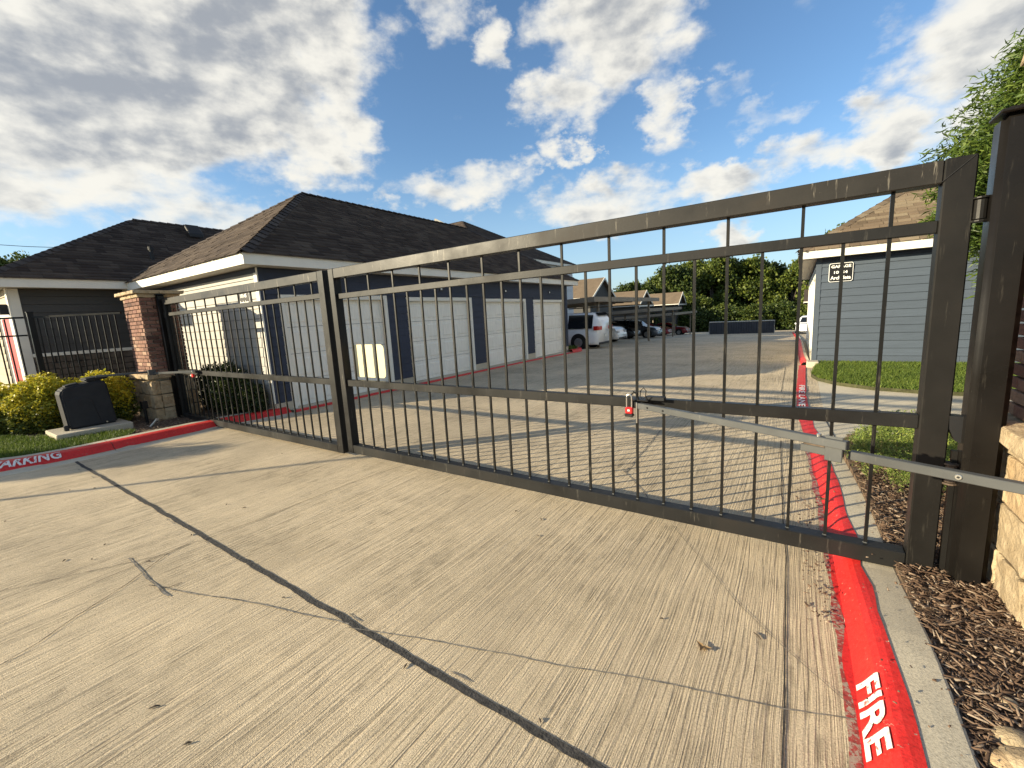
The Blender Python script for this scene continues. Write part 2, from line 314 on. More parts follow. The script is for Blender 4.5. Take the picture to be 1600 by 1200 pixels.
# ------------------------------------------------------------------ mesh helpers
class MB:
    def __init__(s): s.v = []; s.f = []; s.mi = []
    def add(s, vs, fs, mi=0):
        n = len(s.v); s.v += [tuple(v) for v in vs]; s.f += [tuple(i + n for i in f) for f in fs]; s.mi += [mi] * len(fs); return s
    def box(s, x0, x1, y0, y1, z0, z1, mi=0):
        return s.add([(x0, y0, z0), (x1, y0, z0), (x1, y1, z0), (x0, y1, z0), (x0, y0, z1), (x1, y0, z1), (x1, y1, z1), (x0, y1, z1)],
                     [(0, 3, 2, 1), (4, 5, 6, 7), (0, 1, 5, 4), (1, 2, 6, 5), (2, 3, 7, 6), (3, 0, 4, 7)], mi)
    def quad(s, a, b, c, d, mi=0): return s.add([a, b, c, d], [(0, 1, 2, 3)], mi)
    def poly(s, pts, mi=0): return s.add(pts, [tuple(range(len(pts)))], mi)
    def prism(s, pts, vec, mi=0):            # planar polygon pushed along vec
        n = len(pts); v = Vector(vec); a = [Vector(p) for p in pts]; b = [p + v for p in a]
        return s.add(a + b, [tuple(range(n))[::-1], tuple(range(n, 2 * n))] + [(i, (i + 1) % n, n + (i + 1) % n, n + i) for i in range(n)], mi)
    def tube(s, path, r, n=8, mi=0, closed=False, square=False):
        path = [Vector(p) for p in path]; rings = []
        rs = r if isinstance(r, (list, tuple)) else [r] * len(path)
        if square: n = 4
        k = len(path)
        for i, p in enumerate(path):
            if closed: t = path[(i + 1) % k] - path[i - 1]
            else: t = (path[min(i + 1, k - 1)] - path[max(i - 1, 0)])
            t.normalize(); up = Vector((0, 0, 1)) if abs(t.z) < .95 else Vector((0, 1, 0))
            a = t.cross(up).normalized(); b = a.cross(t)
            o = math.pi / 4 if square else 0; R_ = rs[i] * (1.4142 if square else 1)
            rings.append([p + (a * math.cos(o + 2 * math.pi * j / n) + b * math.sin(o + 2 * math.pi * j / n)) * R_ for j in range(n)])
        vs = [v for q in rings for v in q]; fs = []
        for i in range(k if closed else k - 1):
            for j in range(n):
                a0 = i * n + j; a1 = i * n + (j + 1) % n; b0 = ((i + 1) % k) * n + j; b1 = ((i + 1) % k) * n + (j + 1) % n
                fs.append((a0, a1, b1, b0))
        if not closed: fs += [tuple(range(n))[::-1], tuple(range((k - 1) * n, k * n))]
        return s.add(vs, fs, mi)
    def cyl(s, a, b, r, n=16, mi=0, r2=None): return s.tube([a, b], [r, r if r2 is None else r2], n, mi)

def obj(name, mb, mats, parent=None, bevel=0, smooth=False, seg=1):
    me = bpy.data.meshes.new(name); me.from_pydata(mb.v, [], mb.f)
    if not isinstance(mats, (list, tuple)): mats = [mats]
    for x in mats: me.materials.append(x)
    if len(mats) > 1: me.polygons.foreach_set('material_index', mb.mi)
    b = bmesh.new(); b.from_mesh(me)
    bmesh.ops.recalc_face_normals(b, faces=b.faces)
    if bevel:
        bmesh.ops.bevel(b, geom=[e for e in b.edges if len(e.link_faces) == 2 and e.calc_face_angle(0) > .5], offset=bevel, segments=seg, affect='EDGES', clamp_overlap=True)
    b.to_mesh(me); b.free()
    if smooth:
        for p in me.polygons: p.use_smooth = True
    me.update(); o = bpy.data.objects.new(name, me); COL.objects.link(o)
    if parent is not None: o.parent = parent
    return o
def fast(name, V, F, mats, parent=None, mi=None):
    V = np.asarray(V, np.float32); F = np.asarray(F, np.int32); n, k = F.shape
    me = bpy.data.meshes.new(name); me.vertices.add(len(V)); me.vertices.foreach_set('co', V.ravel())
    me.loops.add(n * k); me.loops.foreach_set('vertex_index', F.ravel())
    me.polygons.add(n); me.polygons.foreach_set('loop_start', np.arange(0, n * k, k, dtype=np.int32))
    me.polygons.foreach_set('loop_total', np.full(n, k, np.int32))
    if not isinstance(mats, (list, tuple)): mats = [mats]
    for x in mats: me.materials.append(x)
    if mi is not None: me.polygons.foreach_set('material_index', np.asarray(mi, np.int32))
    me.update(calc_edges=True); me.validate(); o = bpy.data.objects.new(name, me); COL.objects.link(o)
    if parent is not None: o.parent = parent
    return o
def tag(o, label=None, cat=None, group=None, kind=None):
    if label: o['label'] = label
    if cat: o['category'] = cat
    if group: o['group'] = group
    if kind: o['kind'] = kind
    return o
def thing(name, label, cat, group=None, loc=(0, 0, 0), rz=0):
    o = bpy.data.objects.new(name, None); COL.objects.link(o); o.location = loc; o.rotation_euler = (0, 0, rz)
    o.empty_display_size = .2
    return tag(o, label, cat, group)
def children(o): return [c for c in bpy.data.objects if c.parent == o]
def link_copy(me, name, loc, parent=None, rot=(0, 0, 0), scale=(1, 1, 1)):
    o = bpy.data.objects.new(name, me); COL.objects.link(o); o.location = loc; o.rotation_euler = rot; o.scale = scale
    if parent is not None: o.parent = parent
    return o
def rebase(root, loc):
    """children were modelled in world space: move the empty to its base"""
    root.location = loc
    for c in children(root): c.location = Vector(c.location) - Vector(loc)
def zg(y):
    u = (y - 17) / 3.0
    return -0.045 * 3.0 * (math.log1p(math.exp(u)) if u < 30 else u)

# ------------------------------------------------------------------ ground, lane, kerbs
mb = MB()
ys = [-400, -60, -10, 0, 6, 12, 16, 20, 25, 30, 40, 50, 60, 80, 120, 200, 400, 900]
zs = [-.12 + (zg(y) if y < 80 else zg(80)) for y in ys]
for i in range(len(ys) - 1):
    mb.quad((-900, ys[i], zs[i]), (900, ys[i], zs[i]), (900, ys[i + 1], zs[i + 1]), (-900, ys[i + 1], zs[i + 1]))
tag(obj('ground', mb, m_land), kind='structure')

def slab(name, x0, x1, y0, y1, dz, m, ny=1, nx=1, th=.1):
    mb = MB(); Y = [y0 + (y1 - y0) * i / ny for i in range(ny + 1)]
    for i in range(ny):
        a, b = Y[i], Y[i + 1]
        mb.quad((x0, a, zg(a) + dz), (x1, a, zg(a) + dz), (x1, b, zg(b) + dz), (x0, b, zg(b) + dz))
    return tag(obj(name, mb, m), kind='structure')
slab('lane', -9.0, .34, -12, 1.22, 0, m_lane)
slab('lane', -9.0, .34, 1.22, 17.0, 0, m_lane, 12)
slab('lane', -8.2, .34, 17.0, 70, 0, m_lane, 40)
slab('car_park', -30, -8.2, 17.0, 70, .0, m_apron, 40)
slab('pavement', .34, 9, 5.9, 13.2, .0, m_apron, 4)
slab('pavement', .34, 9, 26, 70, .0, m_apron, 30)

# kerb sweeps --------------------------------------------------------
def spline(pts, step=.12):
    out = []
    P_ = [Vector((*p, 0)) for p in pts]
    for i in range(len(P_) - 1):
        p0 = P_[max(i - 1, 0)]; p1 = P_[i]; p2 = P_[i + 1]; p3 = P_[min(i + 2, len(P_) - 1)]
        n = max(1, int((p2 - p1).length / step))
        for k in range(n):
            t = k / n
            out.append(.5 * ((2 * p1) + (p2 - p0) * t + (2 * p0 - 5 * p1 + 4 * p2 - p3) * t * t + (-p0 + 3 * p1 - 3 * p2 + p3) * t ** 3))
    out.append(P_[-1]); return out
def sweep(path, prof, side, hfun=lambda p: 1.0, jit=None):
    """prof: (outwards, up); side +1 = right of the path"""
    vs = []; fs = []; n = len(prof)
    for i, p in enumerate(path):
        t = (path[min(i + 1, len(path) - 1)] - path[max(i - 1, 0)]).normalized(); nr = Vector((t.y, -t.x, 0)) * side; h = hfun(p)
        for j, (d, z) in enumerate(prof):
            dd = d + (jit(i, j) if jit else 0)
            vs.append((p.x + nr.x * dd, p.y + nr.y * dd, zg(p.y) + z * h + (.0 if z else 0)))
    for i in range(len(path) - 1):
        for j in range(n - 1): fs.append((i * n + j, i * n + j + 1, (i + 1) * n + j + 1, (i + 1) * n + j))
    return vs, fs
def kerb_run(pts, prof, side, hfun=lambda p: 1.0, piece=3.0, red=None, redj=.006, over=None, first=0.0):
    path = spline(pts); acc = first; cur = [path[0]]; pieces = []
    for a, b in zip(path, path[1:]):
        acc += (b - a).length; cur.append(b)
        if acc > piece: pieces.append(cur); cur = [b]; acc = 0
    if len(cur) > 1: pieces.append(cur)
    bed = MB(); v, f = sweep(path, [(d + .012, z - .012) for d, z in prof[1:-1]], side, hfun); bed.add(v, f)
    for q in pieces:
        q = list(q)
        if len(q) > 2:
            d = (q[1] - q[0]).normalized(); q[0] = q[0] + d * .004; d = (q[-1] - q[-2]).normalized(); q[-1] = q[-1] - d * .004
        mb = MB(); v, f = sweep(q, prof, side, hfun); mb.add(v, f)
        k = tag(obj('kerb', mb, m_conc), kind='structure')
        if red:
            ph = random.random() * 9
            jit = lambda i, j: (redj * mn.noise(Vector((q[min(i, len(q) - 1)].x * 3 + ph * 0, q[min(i, len(q) - 1)].y * 3, j * 7.7))) if j in (0, len(red) - 1) else 0) if q else 0
            mr = MB(); v, f = sweep(q, red, side, hfun, jit); mr.add([(x, y, z + .004) for x, y, z in v], f); o = obj('red_paint', mr, m_red, k)
    bo = obj('kerb_joint', bed, m_crack); tag(bo, kind='structure')
    return path
RP = [(.25, -6), (.25, 1), (.25, 2.2), (.23, 3.1), (.21, 3.9), (.165, 4.9), (.12, 5.8), (.03, 7.2), (.0, 8.6), (.0, 10.5), (.0, 12.6)]
def hR(p):
    y = p.y
    if y < 2.3: return 1.0
    if y < 2.95: return 1.0 - .5 * (y - 2.3) / .65
    return .5 if y < 4.3 else max(.05, .5 - (y - 4.3) / 3.0)
profR = [(-.03, -.02), (0, .0), (.028, .035), (.062, .095), (.085, .114), (.11, .12), (.20, .122), (.272, .12), (.283, .112), (.288, -.05)]
redR = [(-.012, .003), (.004, .004), (.028, .035), (.062, .095), (.085, .114), (.11, .12), (.135, .121)]
pathR = kerb_run(RP[:8], profR, 1, hR, 2.47, redR, .028, first=.9)
# thin faded overspray on the gutter beside the right kerb
def strip_mesh(path, prof, side, dz, jj):
    def jit(i, j): return jj * mn.noise(Vector((path[i].x * 5, path[i].y * 5, j * 3.3))) if j == 0 else 0
    v, f = sweep(path, prof, side, hR, jit); return MB().add([(x, y, z + dz) for x, y, z in v], f)
p1 = [p for p in pathR if p.y < 5.4]
ov = strip_mesh(p1, [(-.04, 0), (.0, .0)], 1, .004, .025)
tag(obj('paint_overspray', ov, m_redthin), kind='structure')
# flush painted strip across the driveway apron
fl = spline([(.03, 7.2), (.0, 8.6), (.0, 10.5), (.02, 12.9)], .2)
v, f = sweep(fl, [(-.0, 0), (.14, 0)], 1, jit=lambda i, j: .015 * mn.noise(Vector((fl[i].y * 2, j * 5, 0))))
tag(obj('fire_lane_stripe', MB().add([(x, y, z + .012) for x, y, z in v], f), m_red), kind='structure')
kerb_run([(.06, 13.0), (.0, 15), (-.03, 18), (-.1, 26), (-.3, 36), (-.6, 48)], [(0, -.02), (.0, .0), (.03, .06), (.06, .07), (.2, .075), (.21, -.1)], 1, piece=4, red=[(0, 0), (.03, .06), (.06, .07), (.13, .073)])
kerb_run([(-.32, 12.86), (.36, 12.80)], [(0, -.02), (0, .12), (.22, .12), (.22, -.02)], -1, piece=9) if False else None
tag(obj('kerb', MB().box(.17, .42, 12.55, 12.95, -.05, .11), m_conc, bevel=.02), kind='structure')

LP = [(-11.5, -1.2), (-9.6, -.35), (-8.75, .12), (-8.25, .62), (-8.08, 1.2), (-8.09, 2.1), (-8.10, 2.8), (-8.08, 3.25), (-8.02, 3.6), (-7.95, 3.95), (-7.96, 4.25)]
profL = [(-.18, -.004), (-.17, .004), (0, .006), (.05, .05), (.10, .10), (.13, .108), (.25, .11), (.42, .108), (.44, -.05)]
redL = [(.01, .012), (.05, .05), (.10, .10), (.13, .108), (.25, .11)]
pathL = kerb_run(LP, profL, -1, lambda p: 1.0, 2.6, redL, .006, first=.5)
# low kerb along the doors of the left garage
kerb_run([(-7.93, 4.3), (-7.9, 8), (-7.88, 12), (-7.86, 16.2)], [(0, -.01), (.01, .035), (.06, .04), (.26, .045)], -1, piece=3, red=[(-.005, .002), (.01, .035), (.075, .041)])
kerb_run([(-7.86, 16.25), (-7.85, 16.9), (-8.0, 17.5), (-8.5, 18.1), (-9.3, 18.35), (-12, 18.4)], [(0, -.02), (.03, .13), (.06, .14), (.22, .14), (.22, -.1)], -1, piece=1.8, red=[(0, 0), (.03, .13), (.06, .14), (.18, .141)])

# expansion joint, saw cuts and cracks --------------------------------
def ribbon(pts, w, dz=.005, m=m_crack, name='crack', rough=.3, kind='structure', step=.03, th=0):
    out = []
    for a, b in zip(pts, pts[1:]):
        n = max(1, int((b - a).length / step))
        out += [a + (b - a) * (i / n) for i in range(n)]
    out.append(pts[-1]); vs = []; fs = []
    for i, p in enumerate(out):
        t = (out[min(i + 1, len(out) - 1)] - out[max(i - 1, 0)]); t.z = 0; t.normalize(); nr = Vector((t.y, -t.x, 0))
        wob = mn.noise(p * 4.1) * w * rough * 2
        l = w * .5 * (1 + rough * 2 * mn.noise(p * 17 + Vector((0, 0, 3)))); r = w * .5 * (1 + rough * 2 * mn.noise(p * 19 + Vector((5, 0, 9))))
        z = zg(p.y) + dz
        vs += [(p.x + nr.x * (wob - l), p.y + nr.y * (wob - l), z), (p.x + nr.x * (wob + r), p.y + nr.y * (wob + r), z)]
    for i in range(len(out) - 1): fs.append((2 * i, 2 * i + 1, 2 * i + 3, 2 * i + 2))
    return tag(obj(name, MB().add(vs, fs), m), kind=kind)
V3 = lambda *p: Vector((p[0], p[1], 0))
ribbon([V3(-8.05, 1.27), V3(-5, 1.24), V3(-2.5, 1.21), V3(-.5, 1.19), V3(.24, 1.19)], .034, .004, name='expansion_joint', rough=.16)
ribbon([V3(.02, 1.2), V3(.015, 1.7), V3(-.01, 3), V3(-.05, 3.7), V3(-.13, 5.7)], .007, .004, name='saw_cut', rough=.25)
ribbon([V3(.02, -.5), V3(.02, 1.18)], .007, .004, name='saw_cut', rough=.25)
ribbon([V3(-.23, 8.9), V3(-.26, 12.5)], .007, .004, name='saw_cut', rough=.25)
ribbon([V3(-8, 10.1), V3(-.1, 10.1)], .007, .004, name='saw_cut', rough=.3)
ribbon([V3(-7.9, 5.7), V3(-3, 5.9), V3(-.0, 6.0)], .006, .004, name='saw_cut', rough=.3)
for pts, w, mm in [([(200, 873), (222, 895), (240, 912), (265, 932)], .012, m_crackl), ([(232, 915), (262, 919), (285, 911)], .006, m_crack),
                   ([(262, 920), (320, 930), (400, 943), (470, 960), (520, 971), (545, 976)], .008, m_crackl),
                   ([(545, 981), (650, 997), (760, 1018), (900, 1044), (1000, 1060), (1120, 1086), (1225, 1108), (1338, 1124)], .005, m_crackl),
                   ([(310, 848), (420, 806), (520, 766), (600, 737), (680, 712)], .005, m_crack),
                   ([(0, 976), (95, 935), (190, 893), (265, 862), (303, 846)], .004, m_crack),
                   ([(0, 925), (110, 900), (200, 880), (262, 866)], .004, m_crack),
                   ([(0, 1040), (60, 1005), (117, 965), (200, 912), (262, 866), (294, 850)], .005, m_crack),
                   ([(1052, 822), (1100, 880), (1150, 940), (1200, 990), (1255, 1040), (1330, 1104)], .004, m_crackl),
                   ([(1033, 672), (1005, 705), (978, 738)], .012, m_crackl), ([(974, 735), (1000, 762), (1022, 790)], .010, m_crackl),
                   ([(1372, 640), (1392, 655)], .02, m_crack), ([(1405, 640), (1380, 655)], .02, m_crack),
                   ([(930, 700), (1000, 690), (1100, 676), (1180, 664)], .012, m_crackl)]:
    ribbon([G(*p) for p in pts], w, .005, mm, rough=.6, step=.02)

# writing on the kerbs -------------------------------------------------
def text_mesh(s, size=1.0, bold=.0):
    cu = bpy.data.curves.new('t', 'FONT'); cu.body = s; cu.size = size; cu.resolution_u = 3; cu.offset = bold
    o = bpy.data.objects.new('t', cu); COL.objects.link(o); bpy.context.view_layer.update()
    me = bpy.data.meshes.new_from_object(o.evaluated_get(bpy.context.evaluated_depsgraph_get()))
    bpy.data.objects.remove(o)
    b = bmesh.new(); b.from_mesh(me)
    if len(b.faces):
        for k in range(2):
            long_e = [e for e in b.edges if e.calc_length() > .12 * size]
            if long_e: bmesh.ops.subdivide_edges(b, edges=long_e, cuts=2)
        bmesh.ops.triangulate(b, faces=b.faces)
    vs = np.array([v.co[:] for v in b.verts]); fs = np.array([[v.index for v in f.verts] for f in b.faces]); b.free()
    return vs, fs
def prof_at(prof, s):
    acc = 0
    for (a, b), (c, d) in zip(prof, prof[1:]):
        l = math.hypot(c - a, d - b)
        if acc + l >= s or (c, d) == prof[-1]:
            t = (s - acc) / l; return a + (c - a) * t, b + (d - b) * t
        acc += l
def kerb_text(s, path, side, prof, y_start, length, s0, s1, name, label, hf=lambda p: 1.0, rev=False):
    vs, fs = text_mesh(s, 1.0, .025)
    w = vs[:, 0].max() - vs[:, 0].min(); vs[:, 0] = (vs[:, 0] - vs[:, 0].min()) / w; vs[:, 1] = (vs[:, 1] - vs[:, 1].min()) / (vs[:, 1].max() - vs[:, 1].min())
    out = []
    for x, y, _ in vs:
        Y = y_start + (length if not rev else -length) * x
        k = min(range(1, len(path) - 1), key=lambda i: abs(path[i].y - Y)); p = path[k]; t = (path[k + 1] - path[k - 1]).normalized(); nr = Vector((t.y, -t.x, 0)) * side
        p = p + t * ((Y - p.y) / max(.2, t.y)); d, z = prof_at(prof, s0 + (s1 - s0) * y); zz = z * hf(p)
        out.append((p.x + nr.x * (d - .003), p.y + nr.y * (d - .003), zg(Y) + zz + .010))
    return tag(fast(name, out, fs, m_white), label, 'painted lettering')
kerb_text('NO PARKING', pathL, -1, redL, .28, .90, .045, .185, 'stencilled_words', 'white stencilled NO PARKING words on the red kerb beside the lawn')
kerb_text('FIRE', pathR, 1, redR, 2.03, .36, .022, .135, 'stencilled_words', 'large white stencilled FIRE word on the red kerb nearest the camera', hR, True)
def flat_text(s, c, du, dv, w, h, z, name, label, m=m_white):
    vs, fs = text_mesh(s, 1.0, .02); vs[:, 0] = (vs[:, 0] - vs[:, 0].min()) / np.ptp(vs[:, 0]); vs[:, 1] = (vs[:, 1] - vs[:, 1].min()) / np.ptp(vs[:, 1])
    du = Vector(du); dv = Vector(dv); c = Vector(c)
    out = [c + du * (x * w) + dv * (y * h) for x, y, _ in vs]; out = [(p.x, p.y, p.z + z) for p in out]
    return tag(fast(name, out, fs, m), label, 'painted lettering')
flat_text('FIRE', (.035, 9.6, 0), (0, -1, 0), (1, 0, 0), .85, .085, .018, 'stencilled_words', 'small white FIRE word on the red stripe past the right gate leaf')
flat_text('LANE', (.035, 8.6, 0), (0, -1, 0), (1, 0, 0), .95, .085, .018, 'stencilled_words', 'small white LANE word following FIRE on the far red stripe')

# lawn, beds --------------------------------------------------------
def patch(name, pts, z, m, kind='structure', skirt=.1):
    mb = MB(); mb.prism([(x, y, z - skirt) for x, y in pts], (0, 0, skirt)); o = obj(name, mb, m); return tag(o, kind=kind)
lawnL = [(-40, -1.2), (-11.5, -.78), (-9.75, .08), (-8.98, .45), (-8.66, .85), (-8.52, 1.3), (-8.55, 2.0), (-9.0, 2.2), (-10.3, 1.2), (-12.2, .6), (-40, 3)]
patch('lawn', lawnL, .075, m_lawn)
patch('planting_bed', [(-40, 3), (-12.2, .6), (-10.3, 1.2), (-9.0, 2.2), (-8.55, 2.0), (-8.62, 2.9), (-8.52, 3.4), (-8.3, 3.8), (-8.3, 4.3), (-14, 4.3), (-40, 12)], .055, m_soil)
lawnR = [(.42, 12.95), (.30, 11.9), (.24, 10.9), (.34, 10.4), (.62, 9.9), (1.1, 9.5), (1.8, 9.3), (9, 9.25), (9, 13.1), (.42, 13.1)]
patch('lawn', lawnR, .05, m_lawn)
bed = [(.52, -4), (.53, 1), (.53, 2.4), (.51, 3.1), (.49, 3.7), (.44, 4.7), (.39, 5.6), (.5, 5.85), (1.2, 6.0), (6, 6.1), (6, -4)]
patch('mulch_bed', bed, .085, m_soil)
slab('pavement', -40, -8.9, -12, -.9, -.02, m_lane)

def in_poly(P_, poly):
    x, y = P_[:, 0], P_[:, 1]; c = np.zeros(len(P_), bool); n = len(poly)
    for i in range(n):
        x1, y1 = poly[i]; x2, y2 = poly[(i + 1) % n]
        k = ((y1 > y) != (y2 > y)) & (x < (x2 - x1) * (y - y1) / (y2 - y1 + 1e-9) + x1); c ^= k
    return c
def blades(name, poly, box, n, z, h, w, m, label=None):
    P_ = np.column_stack([rng.uniform(box[0], box[1], n), rng.uniform(box[2], box[3], n)]); P_ = P_[in_poly(P_, poly)]; n = len(P_)
    a = rng.uniform(0, 2 * np.pi, n); hh = h * rng.uniform(.5, 1.25, n); ln = rng.normal(0, .45, (n, 2)) * hh[:, None]
    dx = np.cos(a) * w * .5; dy = np.sin(a) * w * .5; Z = np.full(n, z)
    A = np.column_stack([P_[:, 0] - dx, P_[:, 1] - dy, Z]); B = np.column_stack([P_[:, 0] + dx, P_[:, 1] + dy, Z])
    T = np.column_stack([P_[:, 0] + ln[:, 0], P_[:, 1] + ln[:, 1], Z + hh])
    V = np.stack([A, B, T], 1).reshape(-1, 3); F = np.arange(3 * n).reshape(-1, 3)
    return tag(fast(name, V, F, m), label, 'grass' if label else None, kind='stuff')
blades('grass', lawnL, (-14, -8.5, -1.2, 2.2), 75000, .07, .055, .012, m_grass, 'short mown grass behind the left red kerb')
blades('grass', lawnR, (.2, 6, 8.9, 13.1), 80000, .045, .06, .016, m_grass, 'sunlit mown grass in front of the blue grey garage')
blades('grass', [(-12, 16.45), (-8.05, 16.45), (-8.05, 17), (-8.4, 17.7), (-12, 18.2)], (-12, -8, 16.4, 18.3), 9000, -.02, .16, .04, m_grass, 'small patch of green grass beyond the far garage corner')
patch('lawn', [(-14, 16.42), (-8.08, 16.42), (-8.08, 17), (-8.5, 17.9), (-14, 18.2)], .02, m_lawn)

# mulch shreds
def shreds(poly, box, n, z, lmin, lmax, m, name, label):
    P_ = np.column_stack([rng.uniform(box[0], box[1], n), rng.uniform(box[2], box[3], n)]); P_ = P_[in_poly(P_, poly)]; n = len(P_)
    a = rng.uniform(0, np.pi, n); l = rng.uniform(lmin, lmax, n) * rng.uniform(.4, 1, n); w = rng.uniform(.0025, .009, n); th = w * .5
    d = np.column_stack([np.cos(a), np.sin(a), rng.normal(0, .22, n)]); s = np.column_stack([-np.sin(a), np.cos(a), rng.normal(0, .3, n)])
    up = np.array([0, 0, 1.0]); c = np.column_stack([P_, z + rng.uniform(.0, .032, n)])
    V = []
    for ex, ey, ez in ((-1, -1, 0), (-1, 1, 0), (1, .6, 0), (1, -.6, 0), (-.9, -.8, 1), (-.9, .8, 1), (.9, .5, 1), (.9, -.5, 1)):
        V.append(c + d * (l * .5 * ex)[:, None] + s * (w * .5 * ey)[:, None] + up * (th * ez)[:, None])
    V = np.stack(V, 1).reshape(-1, 3); b = np.arange(n)[:, None] * 8
    F = np.concatenate([b + np.array(q) for q in ((4, 5, 6, 7), (0, 1, 5, 4), (1, 2, 6, 5), (2, 3, 7, 6), (3, 0, 4, 7))])
    return tag(fast(name, V, F, m), label, 'mulch', kind='stuff')
shreds(bed, (.47, 2.6, .6, 6.1), 62000, .085, .03, .10, m_mulch, 'mulch', 'shredded brown bark mulch in the bed beside the right kerb')
shreds([(-11, 1.5), (-8.6, 2.0), (-8.6, 3.6), (-11, 3.6)], (-11, -8.5, 1.5, 3.7), 4000, .055, .03, .08, m_mulch, 'mulch', 'sparse dark mulch at the foot of the left brick column')
# a little mulch spilt on the kerb and gutter
shreds([(.27, 1.5), (.55, 1.5), (.53, 4.2), (.2, 4.2)], (.2, .56, 1.3, 4.2), 90, .122, .006, .02, m_mulch, 'mulch_crumbs', 'mulch crumbs spilt over the concrete kerb top')
shreds([(.08, 2.4), (.22, 2.4), (.2, 4.2), (.02, 4.2)], (.0, .23, 2.4, 4.2), 260, .003, .006, .03, m_mulch, 'mulch_crumbs', 'dark litter crumbs in the gutter under the gate corner')

# ------------------------------------------------------------------ masonry columns
brick_me = None
def brick_mesh():
    b = bmesh.new(); bmesh.ops.create_cube(b, size=1.0)
    bmesh.ops.scale(b, vec=(.19, .09, .057), verts=b.verts)
    bmesh.ops.bevel(b, geom=list(b.edges), offset=.0035, segments=1, affect='EDGES')
    me = bpy.data.meshes.new('brick'); b.to_mesh(me); b.free(); me.materials.append(m_brick); return me
def stone_mesh(sx, sy, sz, seed):
    b = bmesh.new(); bmesh.ops.create_cube(b, size=1.0); bmesh.ops.scale(b, vec=(sx, sy, sz), verts=b.verts)
    bmesh.ops.bevel(b, geom=list(b.edges), offset=.006, segments=1, affect='EDGES')
    bmesh.ops.subdivide_edges(b, edges=[e for e in b.edges if e.calc_length() > .08], cuts=4, use_grid_fill=True)
    for v in b.verts:
        p = v.co * 16 + Vector((seed * 3.1, seed, 0)); v.co += Vector((mn.noise(p), mn.noise(p + Vector((9, 0, 0))), .5 * mn.noise(p + Vector((0, 9, 0))))) * .016
    me = bpy.data.meshes.new('stone'); b.to_mesh(me); b.free(); me.materials.append(m_stone); return me
BR = brick_mesh()
def column(x0, x1, y0, y1, zb, zs, zt, label, rows_cap=2, big=.30):
    root = thing('brick_column', label, 'brick column', 'gate columns', ((x0 + x1) / 2, (y0 + y1) / 2, zb))
    o = Vector(root.location)
    core = MB(); core.box(x0 + .035, x1 - .035, y0 + .035, y1 - .035, zb - .1, zt)
    c = obj('mortar_core', core, m_mortar, root); c.location = -o
    # limestone base
    g = .055; z = zb; k = 0
    while z < zs - .05:
        h = min(.25, zs - z)
        for (ax, a0, a1, fix, sgn) in (('x', x0 - g, x1 + g, y0 - g, -1), ('x', x0 - g, x1 + g, y1 + g, 1), ('y', y0 - g + .12, y1 + g - .12, x0 - g, -1), ('y', y0 - g + .12, y1 + g - .12, x1 + g, 1)):
            n = max(1, round((a1 - a0) / big)); sh = (k % 2) * .5; cuts = [a0] + [a0 + (a1 - a0) * (i + sh * .6 + .1) / (n + sh * .2) for i in range(1, n)] + [a1]
            for i in range(n):
                l = cuts[i + 1] - cuts[i]
                if l < .03: continue
                me = stone_mesh(l - .012, .12, h - .012, k + i * .37) if ax == 'x' else stone_mesh(.12, l - .012, h - .012, k + i * .71 + .2)
                mid = (cuts[i] + cuts[i + 1]) / 2
                loc = Vector((mid, fix - sgn * .06, z + h / 2)) if ax == 'x' else Vector((fix - sgn * .06, mid, z + h / 2))
                link_copy(me, 'stone', loc - o, root)
        z += h; k += 1
    # projecting sill course
    for (a, b, cx_, cy_, sx, sy) in ((0, 0, (x0 + x1) / 2, y0 - .02, (x1 - x0) / 2 + .08, .16), (1, 0, (x0 + x1) / 2, y1 + .02, (x1 - x0) / 2 + .08, .16)):
        for s in (-1, 1):
            link_copy(stone_mesh(sx - .006, sy, .085, s + cy_), 'sill_stone', Vector((cx_ + s * sx / 2, cy_, zs + .045)) - o, root)
    for s, xx in ((-1, x0 - .02), (1, x1 + .02)):
        link_copy(stone_mesh(.16, (y1 - y0) - .12, .085, xx), 'sill_stone', Vector((xx, (y0 + y1) / 2, zs + .045)) - o, root)
    # bricks
    z = zs + .09 + .034; r = 0
    while z < zt - .02:
        for side in range(4):
            if side < 2: a0, a1 = x0, x1
            else: a0, a1 = y0, y1
            if (side < 2) == (r % 2 == 0): lo, hi = a0, a1          # long side runs through on alternate courses
            else: lo, hi = a0 + .10, a1 - .10
            n = max(1, round((hi - lo) / .2)); l = (hi - lo) / n
            for i in range(n):
                mid = lo + (i + .5) * l; jx = random.uniform(-.0025, .0025); sc = (l - .010) / .19
                if side == 0: loc = (mid, y0 + .045 + jx, z); rot = 0
                elif side == 1: loc = (mid, y1 - .045 + jx, z); rot = 0
                elif side == 2: loc = (x0 + .045 + jx, mid, z); rot = math.pi / 2
                else: loc = (x1 - .045 + jx, mid, z); rot = math.pi / 2
                link_copy(BR, 'brick', Vector(loc) - o, root, (0, 0, rot + random.uniform(-.006, .006)), (sc, 1, 1))
        z += .068; r += 1
    # rough limestone cap in two layers
    zc = zt + .0
    for lay, (gr, hh) in enumerate(((.03, .06), (.085, .055))):
        for i in range(3):
            for j in range(2):
                sx = (x1 - x0 + 2 * gr) / 3; sy = (y1 - y0 + 2 * gr) / 2
                link_copy(stone_mesh(sx - .006, sy - .006, hh, lay * 5 + i + j * 2.3), 'cap_stone', Vector((x0 - gr + sx * (i + .5), y0 - gr + sy * (j + .5), zc + hh / 2)) - o, root)
        zc += hh + .004
    return root
column(-10.5, -9.66, 2.74, 3.32, .03, .82, 2.27, 'brick column on a limestone base beside the yellow hedge')
column(.93, 1.48, 2.62, 3.30, .05, .86, 2.62, 'brick and golden limestone column at the right edge behind the post')

